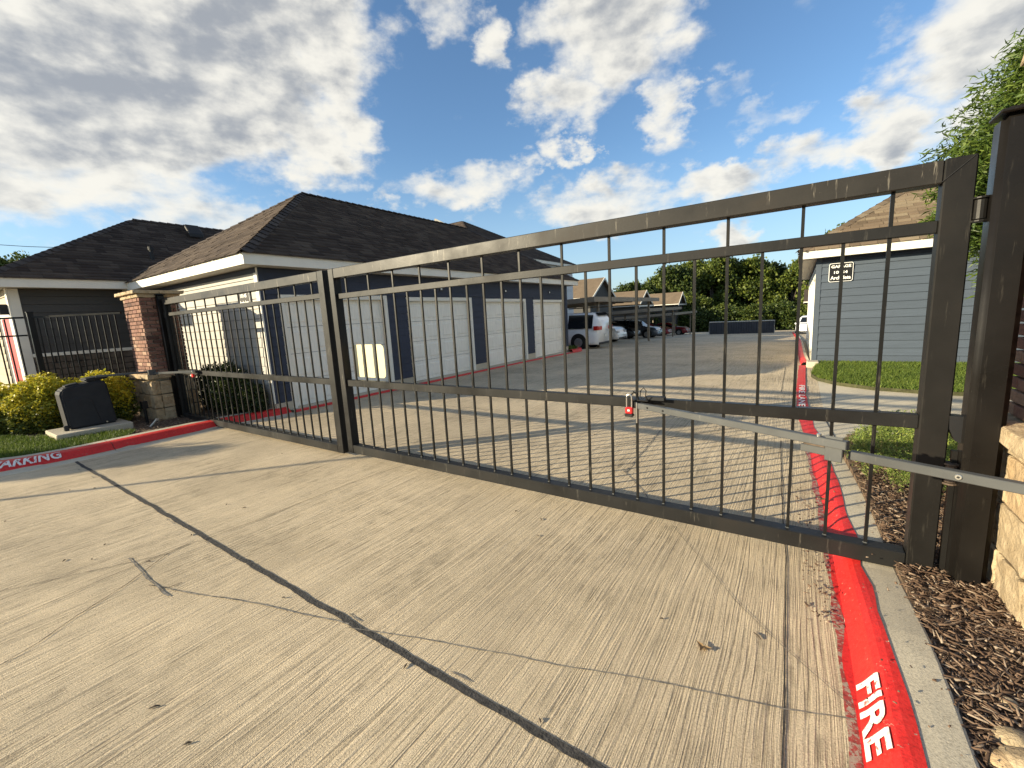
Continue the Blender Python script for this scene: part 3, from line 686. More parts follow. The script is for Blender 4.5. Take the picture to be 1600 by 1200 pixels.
# ------------------------------------------------------------------ gate
YF, YB = 3.02, 3.12
def leaf(label, xl, xr, z0, z1, pickets, hinge_x, wl, wr, m_l, m_r, zr2, z0l):
    root = thing('gate_leaf', label, 'gate', 'leaves of the locked double gate', ((xl + xr) / 2, (YF + YB) / 2, z0)); o = Vector(root.location)
    def part(n, mb, m, bevel=.004):
        q = obj(n, mb, m, root, bevel); q.location = -o; return q
    part('stile', MB().box(xl, xl + wl, YF, YB, z0 - .0, z1), m_l, .006)
    part('stile', MB().box(xr - wr, xr, YF, YB, z0 - .01 if hinge_x > 0 else z0, z1), m_r, .006)
    part('top_rail', MB().box(xl + wl + .001, xr - wr - .001, YF + .002, YB - .002, z1 - .11, z1 - .002), m_gatet, .005)
    part('bottom_rail', MB().box(xl + wl + .001, xr - wr - .001, YF + .002, YB - .002, z0 + .0, z0 + .10), m_gate, .005)
    part('upper_rail', MB().box(xl + wl, xr - wr, YF + .03, YB - .02, zr2, zr2 + .06), m_gate, .003)
    part('middle_rail', MB().box(xl + wl, xr - wr, YF + .024, YB - .02, .885, .96), m_gate, .003)
    for i, x in enumerate(pickets):
        top = z1 - .108 if i % 2 == 0 else zr2 + .004
        lean = random.uniform(-.003, .003)
        part('picket', MB().prism([(x - .0085, YF + .042, z0 + .098), (x + .0085, YF + .042, z0 + .098), (x + .0085, YF + .059, z0 + .098), (x - .0085, YF + .059, z0 + .098)], (lean, 0, top - z0 - .098)), m_picket, 0)
        part('weld', MB().cyl((x, YF + .05, z0 + .097), (x, YF + .05, z0 + .106), .016, 6, r2=.009), m_arm, 0) if i % 1 == 0 else None
    return root, part
gR, partR = leaf('long right gate leaf of dark steel bars, padlocked to the grey arm', -4.50, .665, .068, 2.235, [.375 - .193 * k for k in range(25)], .7, .095, .115, m_gate, m_stile, 1.895, .06)
gL, partL = leaf('left gate leaf of dark steel bars next to the brick column', -9.50, -4.60, .035, 2.235, [-4.93 - .186 * k for k in range(25)], -9, .075, .12, m_gate, m_gate, 1.925, .035)
partR('weld_bead', MB().tube([(.545, YF - .001, 2.13), (.60, YF - .002, 2.18), (.655, YF - .001, 2.232)], .002, 5), m_black, 0)
# hinges
for z in (1.98, .66):
    mb = MB(); mb.cyl((.69, 3.035, z - .045), (.69, 3.035, z + .045), .026, 14); mb.cyl((.69, 3.035, z - .058), (.69, 3.035, z - .048), .034, 14); mb.cyl((.69, 3.035, z + .048), (.69, 3.035, z + .058), .034, 14)
    h = partR('hinge', mb, m_rust if z < 1 else m_stile, .002)
    partR('hinge_strap', MB().box(.664, .72, 3.035, 3.05, z - .05, z - .03).box(.664, .72, 3.035, 3.05, z + .03, z + .05), m_stile, 0)
for z in (1.95, .35): partL('hinge', MB().cyl((-9.53, 3.05, z - .05), (-9.53, 3.05, z + .05), .03, 10), m_stile, .002)

def post(name, label, x0, x1, y0, y1, zt, m, cham):
    r = thing(name, label, 'gate post', None, ((x0 + x1) / 2, (y0 + y1) / 2, 0)); o = Vector(r.location)
    q = obj('tube', MB().box(x0, x1, y0, y1, -.05, zt), m, r, cham, True, 3); q.location = -o
    for p in q.data.polygons: p.use_smooth = p.area < .1
    q = obj('cap', MB().box(x0 - .012, x1 + .012, y0 - .012, y1 + .012, zt, zt + .018).box(x0 + .02, x1 - .02, y0 + .02, y1 - .02, zt + .018, zt + .03), m, r, .006); q.location = -o
    return r, o
pr, po = post('gate_post', 'thick dark bronze steel post carrying the right gate leaf', .712, .85, 2.955, 3.09, 2.37, m_post, .024)
q = obj('stop_bracket', MB().prism([(.66, 3.02, .97), (.712, 3.02, .97), (.712, 3.02, .83), (.69, 3.02, .84), (.665, 3.02, .90)], (0, .06, 0)), m_black, pr); q.location = -po
q = obj('backing_bar', MB().box(.690, .711, 3.04, 3.075, .0, .78), m_stile, pr); q.location = -po
post('gate_post', 'dark steel post between the left brick column and the left leaf', -9.655, -9.56, 2.97, 3.09, 2.30, m_post, .012)

# cream plate behind the bars
pl = MB(); cx_, cz_ = -4.10, 1.175; w_, h_ = .275, .19; rr = .05; pts = []
for sx, sz, a0 in ((1, 1, 0), (-1, 1, 90), (-1, -1, 180), (1, -1, 270)):
    for k in range(5):
        a = rad(a0 + k * 22.5); pts.append((cx_ + sx * (w_ - rr) + rr * math.cos(a), 3.145, cz_ + sz * (h_ - rr) + rr * math.sin(a)))
pl.prism(pts, (0, .004, 0)); po_ = obj('blank_plate', pl, m_signcream); tag(po_, 'blank cream plate with rounded corners hung behind the gate bars', 'sign')

# ------------------------------------------------------------------ swing arm, lock
A1 = Vector((-.96, 2.965, .925)); D1 = (Vector((.21, 2.45, .918)) - A1)
arm = thing('swing_arm', 'grey two piece steel arm locked across the right gate leaf', 'gate arm', 'gate opener arms', A1); o = Vector(arm.location)
def ap(n, mb, m, bv=.003): q = obj(n, mb, m, arm, bv); q.location = -o; return q
ap('front_tube', MB().tube([A1, A1 + D1], .020, square=True), m_arm)
B0 = Vector((.035, 2.60, .850)); B1 = Vector((.26, 2.515, .86)); 
ap('bracket_tube', MB().tube([B0, Vector((.20, 2.53, .850))], .019, square=True), m_arm)
Bn = Vector((.225, 2.52, .856)); Bend = Vector((1.75, 1.93, .85))
ap('rear_tube', MB().tube([Bn, Bend], .020, square=True), m_arm)
dirn = (Bend - Bn).normalized(); nr = Vector((dirn.y, -dirn.x, 0))
if nr.y > 0: nr = -nr
cp = Vector((.165, 2.49, .888)) ; side = nr * .028
qq = [cp - dirn * .036 + Vector((0, 0, -.062)), cp + dirn * .036 + Vector((0, 0, -.062)), cp + dirn * .036 + Vector((0, 0, .062)), cp - dirn * .036 + Vector((0, 0, .062))]
ap('clamp_plate', MB().prism([q + nr * .012 for q in qq], nr * .007), m_arm)
ap('pivot_bolt', MB().cyl((.10, 2.50, .935), (.10, 2.50, .952), .012, 6), m_steel)
for t in (.10, .20): 
    p = A1 + D1 * t; ap('bolt', MB().cyl(p + nr * .020, p + nr * .026, .008, 6), m_black)
p = Bn + dirn * .37; ap('bolt', MB().cyl(p + nr * .019, p + nr * .025, .013, 12), m_steel); ap('bolt_hole', MB().cyl(p + nr * .0251, p + nr * .027, .005, 8), m_black)
ap('rust_patch', MB().tube([B0 + Vector((.01, 0, .022)), B0 + Vector((.10, -.04, .022))], .014, square=True), m_rust)
# latch bracket on the gate rail
ap('end_bracket', MB().box(-1.0, -.86, 2.945, 3.04, .955, .965).box(-.99, -.93, 2.93, 3.04, .91, .953), m_gate)
ap('latch_pin', MB().cyl((-.935, 2.93, .80), (-.935, 2.93, .95), .006, 8), m_steel)
ap('latch_plate', MB().box(-.89, -.76, 2.985, 3.04, .958, .985), m_black)
lk = thing('padlock', 'red and black padlock with tall shackle hanging on the middle rail', 'padlock', None, (-.985, 2.925, .84)); o = Vector(lk.location)
def lp(n, mb, m, bv=.0): q = obj(n, mb, m, lk, bv); q.location = -o; return q
lp('body', MB().box(-1.012, -.958, 2.905, 2.940, .868, .915), m_lockred, .006)
lp('bumper', MB().box(-1.016, -.954, 2.902, 2.943, .846, .868), m_black, .006)
lp('mark', MB().box(-.993, -.977, 2.9025, 2.9048, .888, .900), m_signwht)
sh = [(-1.003, 2.9225, .915), (-1.003, 2.9225, .985)] + [(-.985 - .018 * math.cos(a), 2.9225, .985 + .020 * math.sin(a)) for a in [math.pi * k / 8 for k in range(1, 8)]] + [(-.967, 2.9225, .985), (-.967, 2.9225, .915)]
lp('shackle', MB().tube(sh, .0055, 8), m_steel)
rg = [(-.895 + .028 * math.sin(rad(60 * k + 10)) * .8, 2.95, 1.012 + .042 * math.cos(rad(60 * k))) for k in range(6)]
tag(obj('quick_link', MB().tube(rg, .0035, 6, closed=True), m_gate), 'thin hexagonal wire link standing above the padlock end of the arm', 'link')
hb = thing('hasp', 'worn steel hasp loop over the middle rail behind the padlock', 'hasp', None, (-.955, 2.95, .97))
q = obj('loop', MB().tube([(-.99, 2.955, .955), (-.985, 2.955, .995), (-.965, 2.955, 1.018), (-.94, 2.955, 1.010), (-.93, 2.955, .965)], .008, 8), m_gate, hb); q.location = -Vector(hb.location)

# ------------------------------------------------------------------ left gate operator
pad = tag(obj('concrete_pad', MB().box(-10.15, -9.38, 1.36, 2.28, .0, .165), m_conc, bevel=.012), 'concrete pad under the charcoal gate motor on the lawn', 'concrete pad')
op = thing('gate_motor', 'charcoal plastic gate motor housing on the concrete pad', 'gate motor', None, (-9.90, 1.85, .165)); o = Vector((-9.72, 1.85, .165))
def opart(n, mb, m, bv=0, sm=False, seg=1): q = obj(n, mb, m, op, bv, sm, seg); q.location = -o; return q
prof = [(1.56, .167), (1.535, .74), (1.56, .81), (1.63, .845), (1.98, .905), (2.08, .91), (2.11, .87), (2.16, .167)]
opart('housing', MB().prism([(-9.50, y, z) for y, z in prof], (-.34, 0, 0)), m_plastic, .045, False, 3)
opart('cover_panel', MB().prism([(-9.502, y, z) for y, z in [(1.60, .19), (1.58, .66), (1.80, .675), (1.87, .64), (1.90, .56), (1.96, .19)]], (.012, 0, 0)), m_plastic, .006)
opart('front_cap', MB().prism([(-9.56, y, z) for y, z in [(1.60, .79), (1.61, .865), (1.68, .885), (1.80, .905), (1.81, .86)]], (-.20, 0, 0)), m_plastic, .02, False, 2)
opart('crank_cover', MB().prism([(-9.52, 1.86, .90), (-9.52, 2.16, .925), (-9.86, 2.16, .925), (-9.86, 1.86, .90)], (0, 0, .055)), m_plastic, .02, False, 2)
opart('foot', MB().box(-9.51, -9.46, 1.50, 1.56, .165, .25), m_plastic, .01)
opart('lock_button', MB().cyl((-9.488, 2.02, .205), (-9.478, 2.02, .205), .012, 10), m_steel)
a2 = thing('swing_arm', 'grey opener arm from the charcoal motor to the left gate leaf', 'gate arm', 'gate opener arms', (-9.62, 2.06, .97)); o = Vector(a2.location)
for n, mb, m in (('rear_tube', MB().tube([(-9.68, 2.0, .975), (-9.20, 2.66, .985)], .017, square=True), m_arm),
                 ('front_tube', MB().tube([(-9.26, 2.60, .955), (-8.50, 2.985, .955)], .018, square=True), m_arm),
                 ('clamp_plate', MB().box(-9.26, -9.19, 2.56, 2.66, .925, 1.02), m_arm),
                 ('end_bracket', MB().box(-8.56, -8.44, 2.965, 3.03, .93, .975), m_gate)):
    q = obj(n, mb, m, a2, .003); q.location = -o
lk2 = thing('padlock', 'small red padlock hanging at the left leaf end of the opener arm', 'padlock', None, (-8.50, 2.955, .86)); o = Vector(lk2.location)
for n, mb, m in (('body', MB().box(-8.53, -8.475, 2.935, 2.965, .865, .92), m_lockred), ('shackle', MB().tube([(-8.52, 2.95, .92), (-8.52, 2.95, .965), (-8.50, 2.95, .985), (-8.485, 2.95, .965), (-8.485, 2.95, .92)], .005, 6), m_steel)):
    q = obj(n, mb, m, lk2); q.location = -o
cd = tag(obj('conduit', MB().tube([(-9.50, 2.50, .02), (-9.50, 2.50, .36), (-9.56, 2.52, .42)], .022, 8).box(-9.56, -9.45, 2.46, 2.54, .34, .47), m_fence), 'grey electrical conduit and box rising beside the left column base', 'conduit')
tag(obj('pipe_stub', MB().tube([(-9.16, 2.42, .04), (-9.10, 2.52, .17)], .017, 8).cyl((-9.10, 2.52, .16), (-9.09, 2.53, .185), .024, 8), m_galv), 'short pale capped pipe leaning from the soil by the left column', 'pipe')

# ------------------------------------------------------------------ lap siding and garages
def plank_x(x0, x1, y, z, h, out, par, m, o):       # board on a wall facing -Y (out=-1)
    mb = MB(); a = .020; b = .006
    mb.add([(x0, y, z), (x1, y, z), (x1, y, z + h), (x0, y, z + h), (x0, y + out * a, z), (x1, y + out * a, z), (x1, y + out * b, z + h), (x0, y + out * b, z + h)],
           [(0, 1, 2, 3), (4, 5, 6, 7), (0, 1, 5, 4), (1, 2, 6, 5), (2, 3, 7, 6), (3, 0, 4, 7)])
    q = obj('plank', mb, m, par); q.location = -o; return q
def plank_y(y0, y1, x, z, h, out, par, m, o):
    mb = MB(); a = .020; b = .006
    mb.add([(x, y0, z), (x, y1, z), (x, y1, z + h), (x, y0, z + h), (x + out * a, y0, z), (x + out * a, y1, z), (x + out * b, y1, z + h), (x + out * b, y0, z + h)],
           [(0, 1, 2, 3), (4, 5, 6, 7), (0, 1, 5, 4), (1, 2, 6, 5), (2, 3, 7, 6), (3, 0, 4, 7)])
    q = obj('plank', mb, m, par); q.location = -o; return q

def hip_roof(par, o, x0, x1, y0, y1, ze, pitch, m_sh, course=.145, tab=(.16, .42), lo_detail=False, faces=(0, 1, 2, 3), m_f=None):
    """hip roof over the rectangle; ridge along the longer axis. Laid shingles, one strip of tabs per course"""
    w = min(x1 - x0, y1 - y0) / 2; zr = ze + w * pitch
    if (x1 - x0) < (y1 - y0): R0 = Vector(((x0 + x1) / 2, y0 + w, zr)); R1 = Vector(((x0 + x1) / 2, y1 - w, zr))
    else: R0 = Vector((x0 + w, (y0 + y1) / 2, zr)); R1 = Vector((x1 - w, (y0 + y1) / 2, zr))
    c = [Vector((x0, y0, ze)), Vector((x1, y0, ze)), Vector((x1, y1, ze)), Vector((x0, y1, ze))]
    if (x1 - x0) < (y1 - y0): tops = [(R0, R0), (R0, R1), (R1, R1), (R1, R0)]
    else: tops = [(R0, R1), (R1, R1), (R1, R0), (R0, R0)]
    deck = MB()
    for i in range(4):
        a, b = c[i], c[(i + 1) % 4]; ta, tb = tops[i]
        deck.poly([a, b, tb, ta] if (ta - tb).length > .01 else [a, b, ta])
    d = obj('roof_deck', deck, m_f or m_felt, par); d.location = -o
    V = []; F = []
    for i in faces:
        a, b = c[i], c[(i + 1) % 4]; ta, tb = tops[i]; u = (b - a).normalized(); Lb = (b - a).length
        up = (ta - a) - u * (ta - a).dot(u); sl = up.length; up.normalize(); nrm = u.cross(up).normalized()
        if nrm.z < 0: nrm = -nrm
        k = int(sl / course); la = (ta - a).dot(u); lb = Lb - (tb - a).dot(u)
        for j in range(k + 1):
            v0 = j * course - .02; v1 = min(v0 + course + .03, sl + .01); f0 = max(0, v0) / sl
            s = la * f0; e_ = Lb - lb * f0; x = s + random.uniform(-.3, 0)
            while x < e_:
                wd = random.uniform(*tab); xa = max(x, s); xb = min(x + wd, e_)
                if xb - xa > .02:
                    t = .012 + (.010 if random.random() < .5 else 0)
                    f1 = v1 / sl; sa = la * f1; ea = Lb - lb * f1
                    xa1 = max(xa, sa); xb1 = min(xb, ea)
                    if xb1 < xa1: xa1 = xb1 = (xa1 + xb1) / 2
                    p = [a + u * xa + up * v0 + nrm * .004, a + u * xb + up * v0 + nrm * .004, a + u * (xb - .004) + up * v0 + nrm * t, a + u * (xa + .004) + up * v0 + nrm * t,
                         a + u * xa1 + up * v1 + nrm * .006, a + u * xb1 + up * v1 + nrm * .006]
                    n = len(V); V += [q_[:] for q_ in p]; F += [(n, n + 1, n + 2, n + 3), (n + 3, n + 2, n + 5, n + 4)]
                x += wd
    sh = fast('shingles', V, F, m_sh, par); sh.location = -o; sh['kind'] = 'stuff'
    # ridge and hip caps
    lines = [(c[i], tops[i][0]) for i in range(4)] + [(R0, R1)]
    cap_me = None
    for a, b in lines:
        n = int((b - a).length / .22)
        if n < 1 or lo_detail and (a - b).length < .1: continue
        V = []; F = []; t = (b - a).normalized(); s_ = t.cross(Vector((0, 0, 1))).normalized(); upv = s_.cross(t)
        if upv.z < 0: upv = -upv
        for i in range(n):
            p = a + t * (i * .22); q_ = a + t * (i * .22 + .25); k_ = len(V)
            for pp, hh in ((p, .045), (q_, .025)):
                V += [(pp + s_ * .13 + upv * (hh - .05 - .02))[:], (pp + upv * hh)[:], (pp - s_ * .13 + upv * (hh - .07))[:]]
            F += [(k_, k_ + 1, k_ + 4, k_ + 3), (k_ + 1, k_ + 2, k_ + 5, k_ + 4)]
        cp_ = fast('cap_shingles', V, F, m_sh, par); cp_.location = -o
    return R0, R1

def fascia(par, o, x0, x1, y0, y1, z0, z1, ov, m=m_trim, wx=None):
    t = .025
    for mb in (MB().box(x0, x1, y0, y0 + t, z0, z1), MB().box(x0, x1, y1 - t, y1, z0, z1), MB().box(x0, x0 + t, y0 + t, y1 - t, z0, z1), MB().box(x1 - t, x1, y0 + t, y1 - t, z0, z1)):
        q = obj('fascia', mb, m, par, .002); q.location = -o
    q = obj('soffit', MB().box(x0 + t, x1 - t, y0 + t, y1 - t, z0 + .008, z0 + .03), m_soffit, par); q.location = -o

def garage_door(par, o, facing, x, y0, y1, z0, z1, w=None):
    """sectional overhead door in a wall at x; facing = +1 towards +X, -1 towards -X"""
    d = bpy.data.objects.new('garage_door', None); COL.objects.link(d); d.parent = par; d.location = Vector((x, (y0 + y1) / 2, z0)) - o; do = Vector((x, (y0 + y1) / 2, z0))
    rec = -facing * .10
    n = 4; h = (z1 - z0) / n
    for k in range(n):
        za = z0 + k * h + .004; zb = z0 + (k + 1) * h - .004; mb = MB()
        xs = x + rec
        mb.box(min(xs, xs - facing * .03), max(xs, xs - facing * .03), y0, y1, za, zb)
        cols = 4; cw = (y1 - y0) / cols
        for c_ in range(cols):
            a = y0 + c_ * cw + .06; b = y0 + (c_ + 1) * cw - .06; f = facing
            mb.add([(xs, a, za + .07), (xs, b, za + .07), (xs, b, zb - .07), (xs, a, zb - .07), (xs + f * .012, a + .035, za + .105), (xs + f * .012, b - .035, za + .105), (xs + f * .012, b - .035, zb - .105), (xs + f * .012, a + .035, zb - .105)],
                   [(4, 5, 6, 7), (0, 1, 5, 4), (1, 2, 6, 5), (2, 3, 7, 6), (3, 0, 4, 7)])
        q = obj('panel', mb, m_door, d); q.location = -do
    fx = sorted((x + facing * .022, x + rec - facing * .0))
    tw = .095
    for mb in (MB().box(*fx, y0 - tw, y0, z0 - .02, z1 + tw), MB().box(*fx, y1, y1 + tw, z0 - .02, z1 + tw), MB().box(*fx, y0, y1, z1, z1 + tw)):
        q = obj('door_trim', mb, m_trim, d, .003); q.location = -do
    q = obj('threshold', MB().box(*sorted((x + rec - facing * .03, x + facing * .03)), y0 + .001, y1 - .001, z0 - .06, z0 - .002), m_conc, d); q.location = -do
    return d

def garage(label, xf, facing, depth, ya, yb, doors, ze, eov, pitch, m_front, m_end, m_sh, group, corner_m, end_planks=True, base=.0, detail=True):
    xb = xf - facing * depth
    x0, x1 = sorted((xf, xb)); root = thing('garage', label, 'garage', group, ((x0 + x1) / 2, (ya + yb) / 2, base)); o = Vector(root.location)
    zf = .20
    def part(n, mb, m, bv=0): q = obj(n, mb, m, root, bv); q.location = -o; return q
    # framed walls with the door openings left out
    ws = MB(); t = .10; zt = ze + .0
    dd = sorted(doors); edges = [ya] + [v for d in dd for v in (d[0] - .095, d[1] + .095)] + [yb]
    xi = xf - facing * .006; xj = xf - facing * t
    zd = dd[0][3] + .095
    low = base - 1.2
    for d in dd:
        if d[3] + .095 < zd - .01: part('door_header', MB().box(*sorted((xf + facing * .012, xj)), d[0] - .09, d[1] + .09, d[3] + .097, zd - .002), m_front)
    for i in range(0, len(edges), 2): ws.box(*sorted((xi, xj)), edges[i] + .004, edges[i + 1] - .004, low, zd)
    ws.box(*sorted((xi, xj)), ya + .004, yb - .004, zd, zt)
    ws.box(x0 + .006, x1 - .006 - 0, ya + .006, ya + t, low, zt); ws.box(x0 + .006, x1 - .006, yb - t, yb - .006, low, zt)
    xk = xb + facing * .006; ws.box(*sorted((xk, xk + facing * t)), ya + t, yb - t, low, zt)
    part('wall', ws, m_front)
    # foundation
    for i in range(0, len(edges), 2): part('foundation', MB().box(*sorted((xf - facing * .05, xf + facing * .018)), edges[i] + .0, edges[i + 1], low, zf - .003), m_conc)
    part('foundation', MB().box(x0 + .0, x1 - .0, ya - .018, ya + .05, low, zf - .0035 if facing > 0 else .03), m_conc)
    for d in dd: garage_door(root, o, facing, xf, d[0], d[1], d[2], d[3])
    # planks
    ex = .178; z = zf if facing > 0 else .04
    while z < ze - .02:
        h = min(ex, ze - z) - .009
        if end_planks:
            L0 = x0 + (.09 if True else 0); L1 = x1 - .09; cut = L0 + (L1 - L0) * random.uniform(.3, .7)
            plank_x(L0 + .002, cut - .002, ya, z, h, -1, root, m_end, o); plank_x(cut + .002, L1 - .002, ya, z, h, -1, root, m_end, o)
        z += ex
    z = zf
    while z < ze - .02:
        h = min(ex, ze - z) - .009
        if z + h * .6 < zd:
            for i in range(0, len(edges), 2):
                a = edges[i] + (.09 if i == 0 else 0); b = edges[i + 1] - (.09 if i == len(edges) - 2 else 0)
                if b - a > .05: plank_y(a + .003, b - .003, xf, z, min(h, zd - z) if z + h > zd + .03 else h, facing, root, m_front, o)
        else:
            cuts = [ya + .09] + sorted(random.uniform(ya + 1, yb - 1) for _ in range(2)) + [yb - .09]
            for a, b in zip(cuts, cuts[1:]): plank_y(a + .002, b - .002, xf, max(z, zd), ex + .004 - max(0, zd - z), facing, root, m_front, o)
        z += ex
    # corner boards
    cf = xf + facing * .024
    part('corner_board', MB().box(*sorted((cf, xf - facing * .088)), ya - .024, ya + .0, zf if facing > 0 else .03, ze), corner_m, .002)
    part('corner_board', MB().box(*sorted((cf, xf)), ya + .001, ya + .088, zf, ze), m_front, .002)
    part('corner_board', MB().box(*sorted((cf, xf)), yb - .088, yb + .02, zf, ze), m_front, .002)
    part('frieze_board', MB().box(x0, x1, ya - .03, ya, ze - .09, ze - .001), m_front)
    fascia(root, o, x0 - eov, x1 + eov, ya - eov, yb + eov, ze, ze + .185, eov)
    hip_roof(root, o, x0 - eov - .02, x1 + eov + .02, ya - eov - .02, yb + eov + .02, ze + .187, pitch, m_sh)
    return root, part, o
DL = [(4.47, 6.84, .05, 2.13), (7.64, 10.01, .05, 2.10), (10.77, 13.05, .04, 2.07), (13.76, 16.05, .0, 2.04)]
g1, gp, go = garage('large garage with four white doors and brown hip roof behind the gate', -8.15, 1, 5.7, 4.06, 16.4, DL, 2.70, .37, .67, m_sidshade, m_sidcream, m_shingle, 'garage blocks on the lane', m_trim)
for y in (5.66, 8.82, 11.9, 14.9):
    q = gp('number_plaque', MB().box(-8.128, -8.115, y - .07, y + .07, 2.36, 2.47), m_signblk); 
    gp('plaque_mark', MB().box(-8.1145, -8.113, y - .03, y + .03, 2.39, 2.44), m_signwht)
g2, gp2, go2 = garage('blue grey garage beyond the right gate leaf, its white doors facing the lane', .29, -1, 6.2, 13.1, 25.4,
                      [(13.55, 15.95, .03, 2.13), (16.55, 18.95, .0, 2.10), (19.55, 21.95, -.1, 2.08), (22.5, 24.9, -.2, 2.06)], 2.56, .37, .67, m_sidblue, m_sidblue, m_shingletan, 'garage blocks on the lane', m_sidblue)
gp2('eave_shadow_strip', MB().box(.38, 6.4, 13.055, 13.075, 2.475, 2.555), m_sidshade)  # dark strip painting the eave's shadow along the wall top

def board_sign(x0, x1, y, z0, z1, lines, label, tilt=0):
    r = thing('address_sign', label, 'sign', 'garage address signs', ((x0 + x1) / 2, y, (z0 + z1) / 2)); o = Vector(r.location)
    def rr_(a, b, c_, d, rad_, yy, th):
        pts = []
        for sx, sz, a0 in ((1, 1, 0), (-1, 1, 90), (-1, -1, 180), (1, -1, 270)):
            for k in range(4):
                t = rad(a0 + k * 30); pts.append(((a + b) / 2 + sx * ((b - a) / 2 - rad_) + rad_ * math.cos(t), yy, (c_ + d) / 2 + sz * ((d - c_) / 2 - rad_) + rad_ * math.sin(t)))
        return MB().prism(pts, (0, th, 0))
    q = obj('border', rr_(x0, x1, z0, z1, .04, y, .006), m_signwht, r); q.location = -o
    q = obj('board', rr_(x0 + .012, x1 - .012, z0 + .012, z1 - .012, .032, y - .003, .003), m_signblk, r); q.location = -o
    w = x1 - x0; h = z1 - z0
    for s, cz, hh, ww in lines:
        vs, fs = text_mesh(s, 1.0, .03); vs[:, 0] = (vs[:, 0] - (vs[:, 0].min() + vs[:, 0].max()) / 2) / np.ptp(vs[:, 0]); vs[:, 1] = (vs[:, 1] - vs[:, 1].min()) / np.ptp(vs[:, 1])
        out = [((x0 + x1) / 2 + a * w * ww, y - .0055, z0 + h * cz + b * h * hh) for a, b, _ in vs]
        q = fast('lettering', out, fs, m_signwht, r); q.location = -o
    return r
board_sign(.52, .98, 13.055, 1.985, 2.42, [('GARAGE', .74, .155, .82), ('10154', .43, .15, .56), ('Archuleta', .12, .19, .84)], 'black GARAGE address sign reading Archuleta on the blue grey garage wall')
board_sign(-8.88, -8.46, 4.02, 2.02, 2.44, [('GARAGE', .74, .155, .82), ('10145', .43, .17, .56), ('Archuleta', .12, .19, .84)], 'black address sign on the pale end wall behind the left gate leaf')

# ------------------------------------------------------------------ house on the left
hs = thing('house', 'dark shingled hip roof house with charcoal siding behind the black fence', 'house', None, (-18, 9, 0)); o = Vector(hs.location)
def hp(n, mb, m, bv=0): q = obj(n, mb, m, hs, bv); q.location = -o; return q
hx, hy, hz = -14.0, 1.8, 2.74
hp('wall', MB().box(-21.6, hx - .006, hy + .006, 22, -.1, hz), m_siddark)
z = 1.34
while z < hz:
    h = min(.178, hz - z) - .009
    for a, b in ((hy + .16, 6.1), (6.104, 11), (11.004, 21.9)): 
        plank_y(a, b, hx, z, h, 1, hs, m_siddark, o)
    z += .178
z = .1
while z < hz:
    h = min(.178, hz - z) - .009
    plank_x(-21.5, -15.93, hy, z, h, -1, hs, m_sidtan, o)
    if z > 2.14: plank_x(-15.92, hx - .2, hy, z, h, -1, hs, m_sidtan, o)
    z += .178
hp('corner_board', MB().box(hx - .14, hx + .03, hy - .03, hy - .001, .1, hz), m_trim, .003)
hp('corner_board', MB().box(hx + .001, hx + .03, hy, hy + .15, .1, hz), m_trim, .003)
hp('wainscot_ledge', MB().box(hx, hx + .06, hy + .152, 22, 1.26, 1.335), m_trim, .004)
# stone wainscot
for r_ in range(9):
    z = -.05 + r_ * .145; y = hy + .152 + (r_ % 2) * -.1
    while y < 8:
        l = random.uniform(.22, .5)
        if y + l > hy + .16:
            a = max(y, hy + .155); hp('stone', MB().box(hx, hx + .035 + random.uniform(0, .02), a + .006, y + l - .006, z + .006, z + .139), m_wain, .008)
        y += l
dr = bpy.data.objects.new('door', None); COL.objects.link(dr); dr.parent = hs; dr.location = Vector((-14.75, hy, 0)) - o; do = Vector((-14.75, hy, 0))
for n, mb, m in (('leaf', MB().box(-15.2, -14.30, hy - .02, hy + .0, .1, 2.13), m_doorred), ('frame', MB().box(-15.32, -15.2, hy - .03, hy, .1, 2.25).box(-14.30, -14.18, hy - .03, hy, .1, 2.25).box(-15.2, -14.30, hy - .03, hy, 2.13, 2.25), m_trim),
                 ('handle', MB().cyl((-14.40, hy - .05, 1.02), (-14.40, hy - .02, 1.02), .03, 8), m_steel)):
    q = obj(n, mb, m, dr, .004); q.location = -do
hp('wall_lamp', MB().box(-14.17, -14.11 + .0, hy - .16, hy - .03, 2.2, 2.42), m_black, .01)
fascia(hs, o, -21.95, -13.6, 1.45, 22.4, hz, hz + .19, .4)
hip_roof(hs, o, -21.0 + .02, -13.58, 1.43, 22.42, hz + .192, .6, m_shingle, faces=(0, 1), course=.16)
hp('vent_pipe', MB().cyl((-14.75, 4.65, 3.3), (-14.75, 4.65, 3.95), .045, 10).cyl((-14.75, 4.65, 3.35), (-14.75, 4.65, 3.62), .16, 10, r2=.06).cyl((-14.75, 4.65, 3.88), (-14.75, 4.65, 3.97), .06, 10), m_black)
hp('roof_vent', MB().prism([(-16.25, 6.2, 4.62), (-16.25, 6.6, 4.62), (-16.55, 6.6, 4.95), (-16.55, 6.2, 4.95)], (0, 0, .12)), m_black, .02)

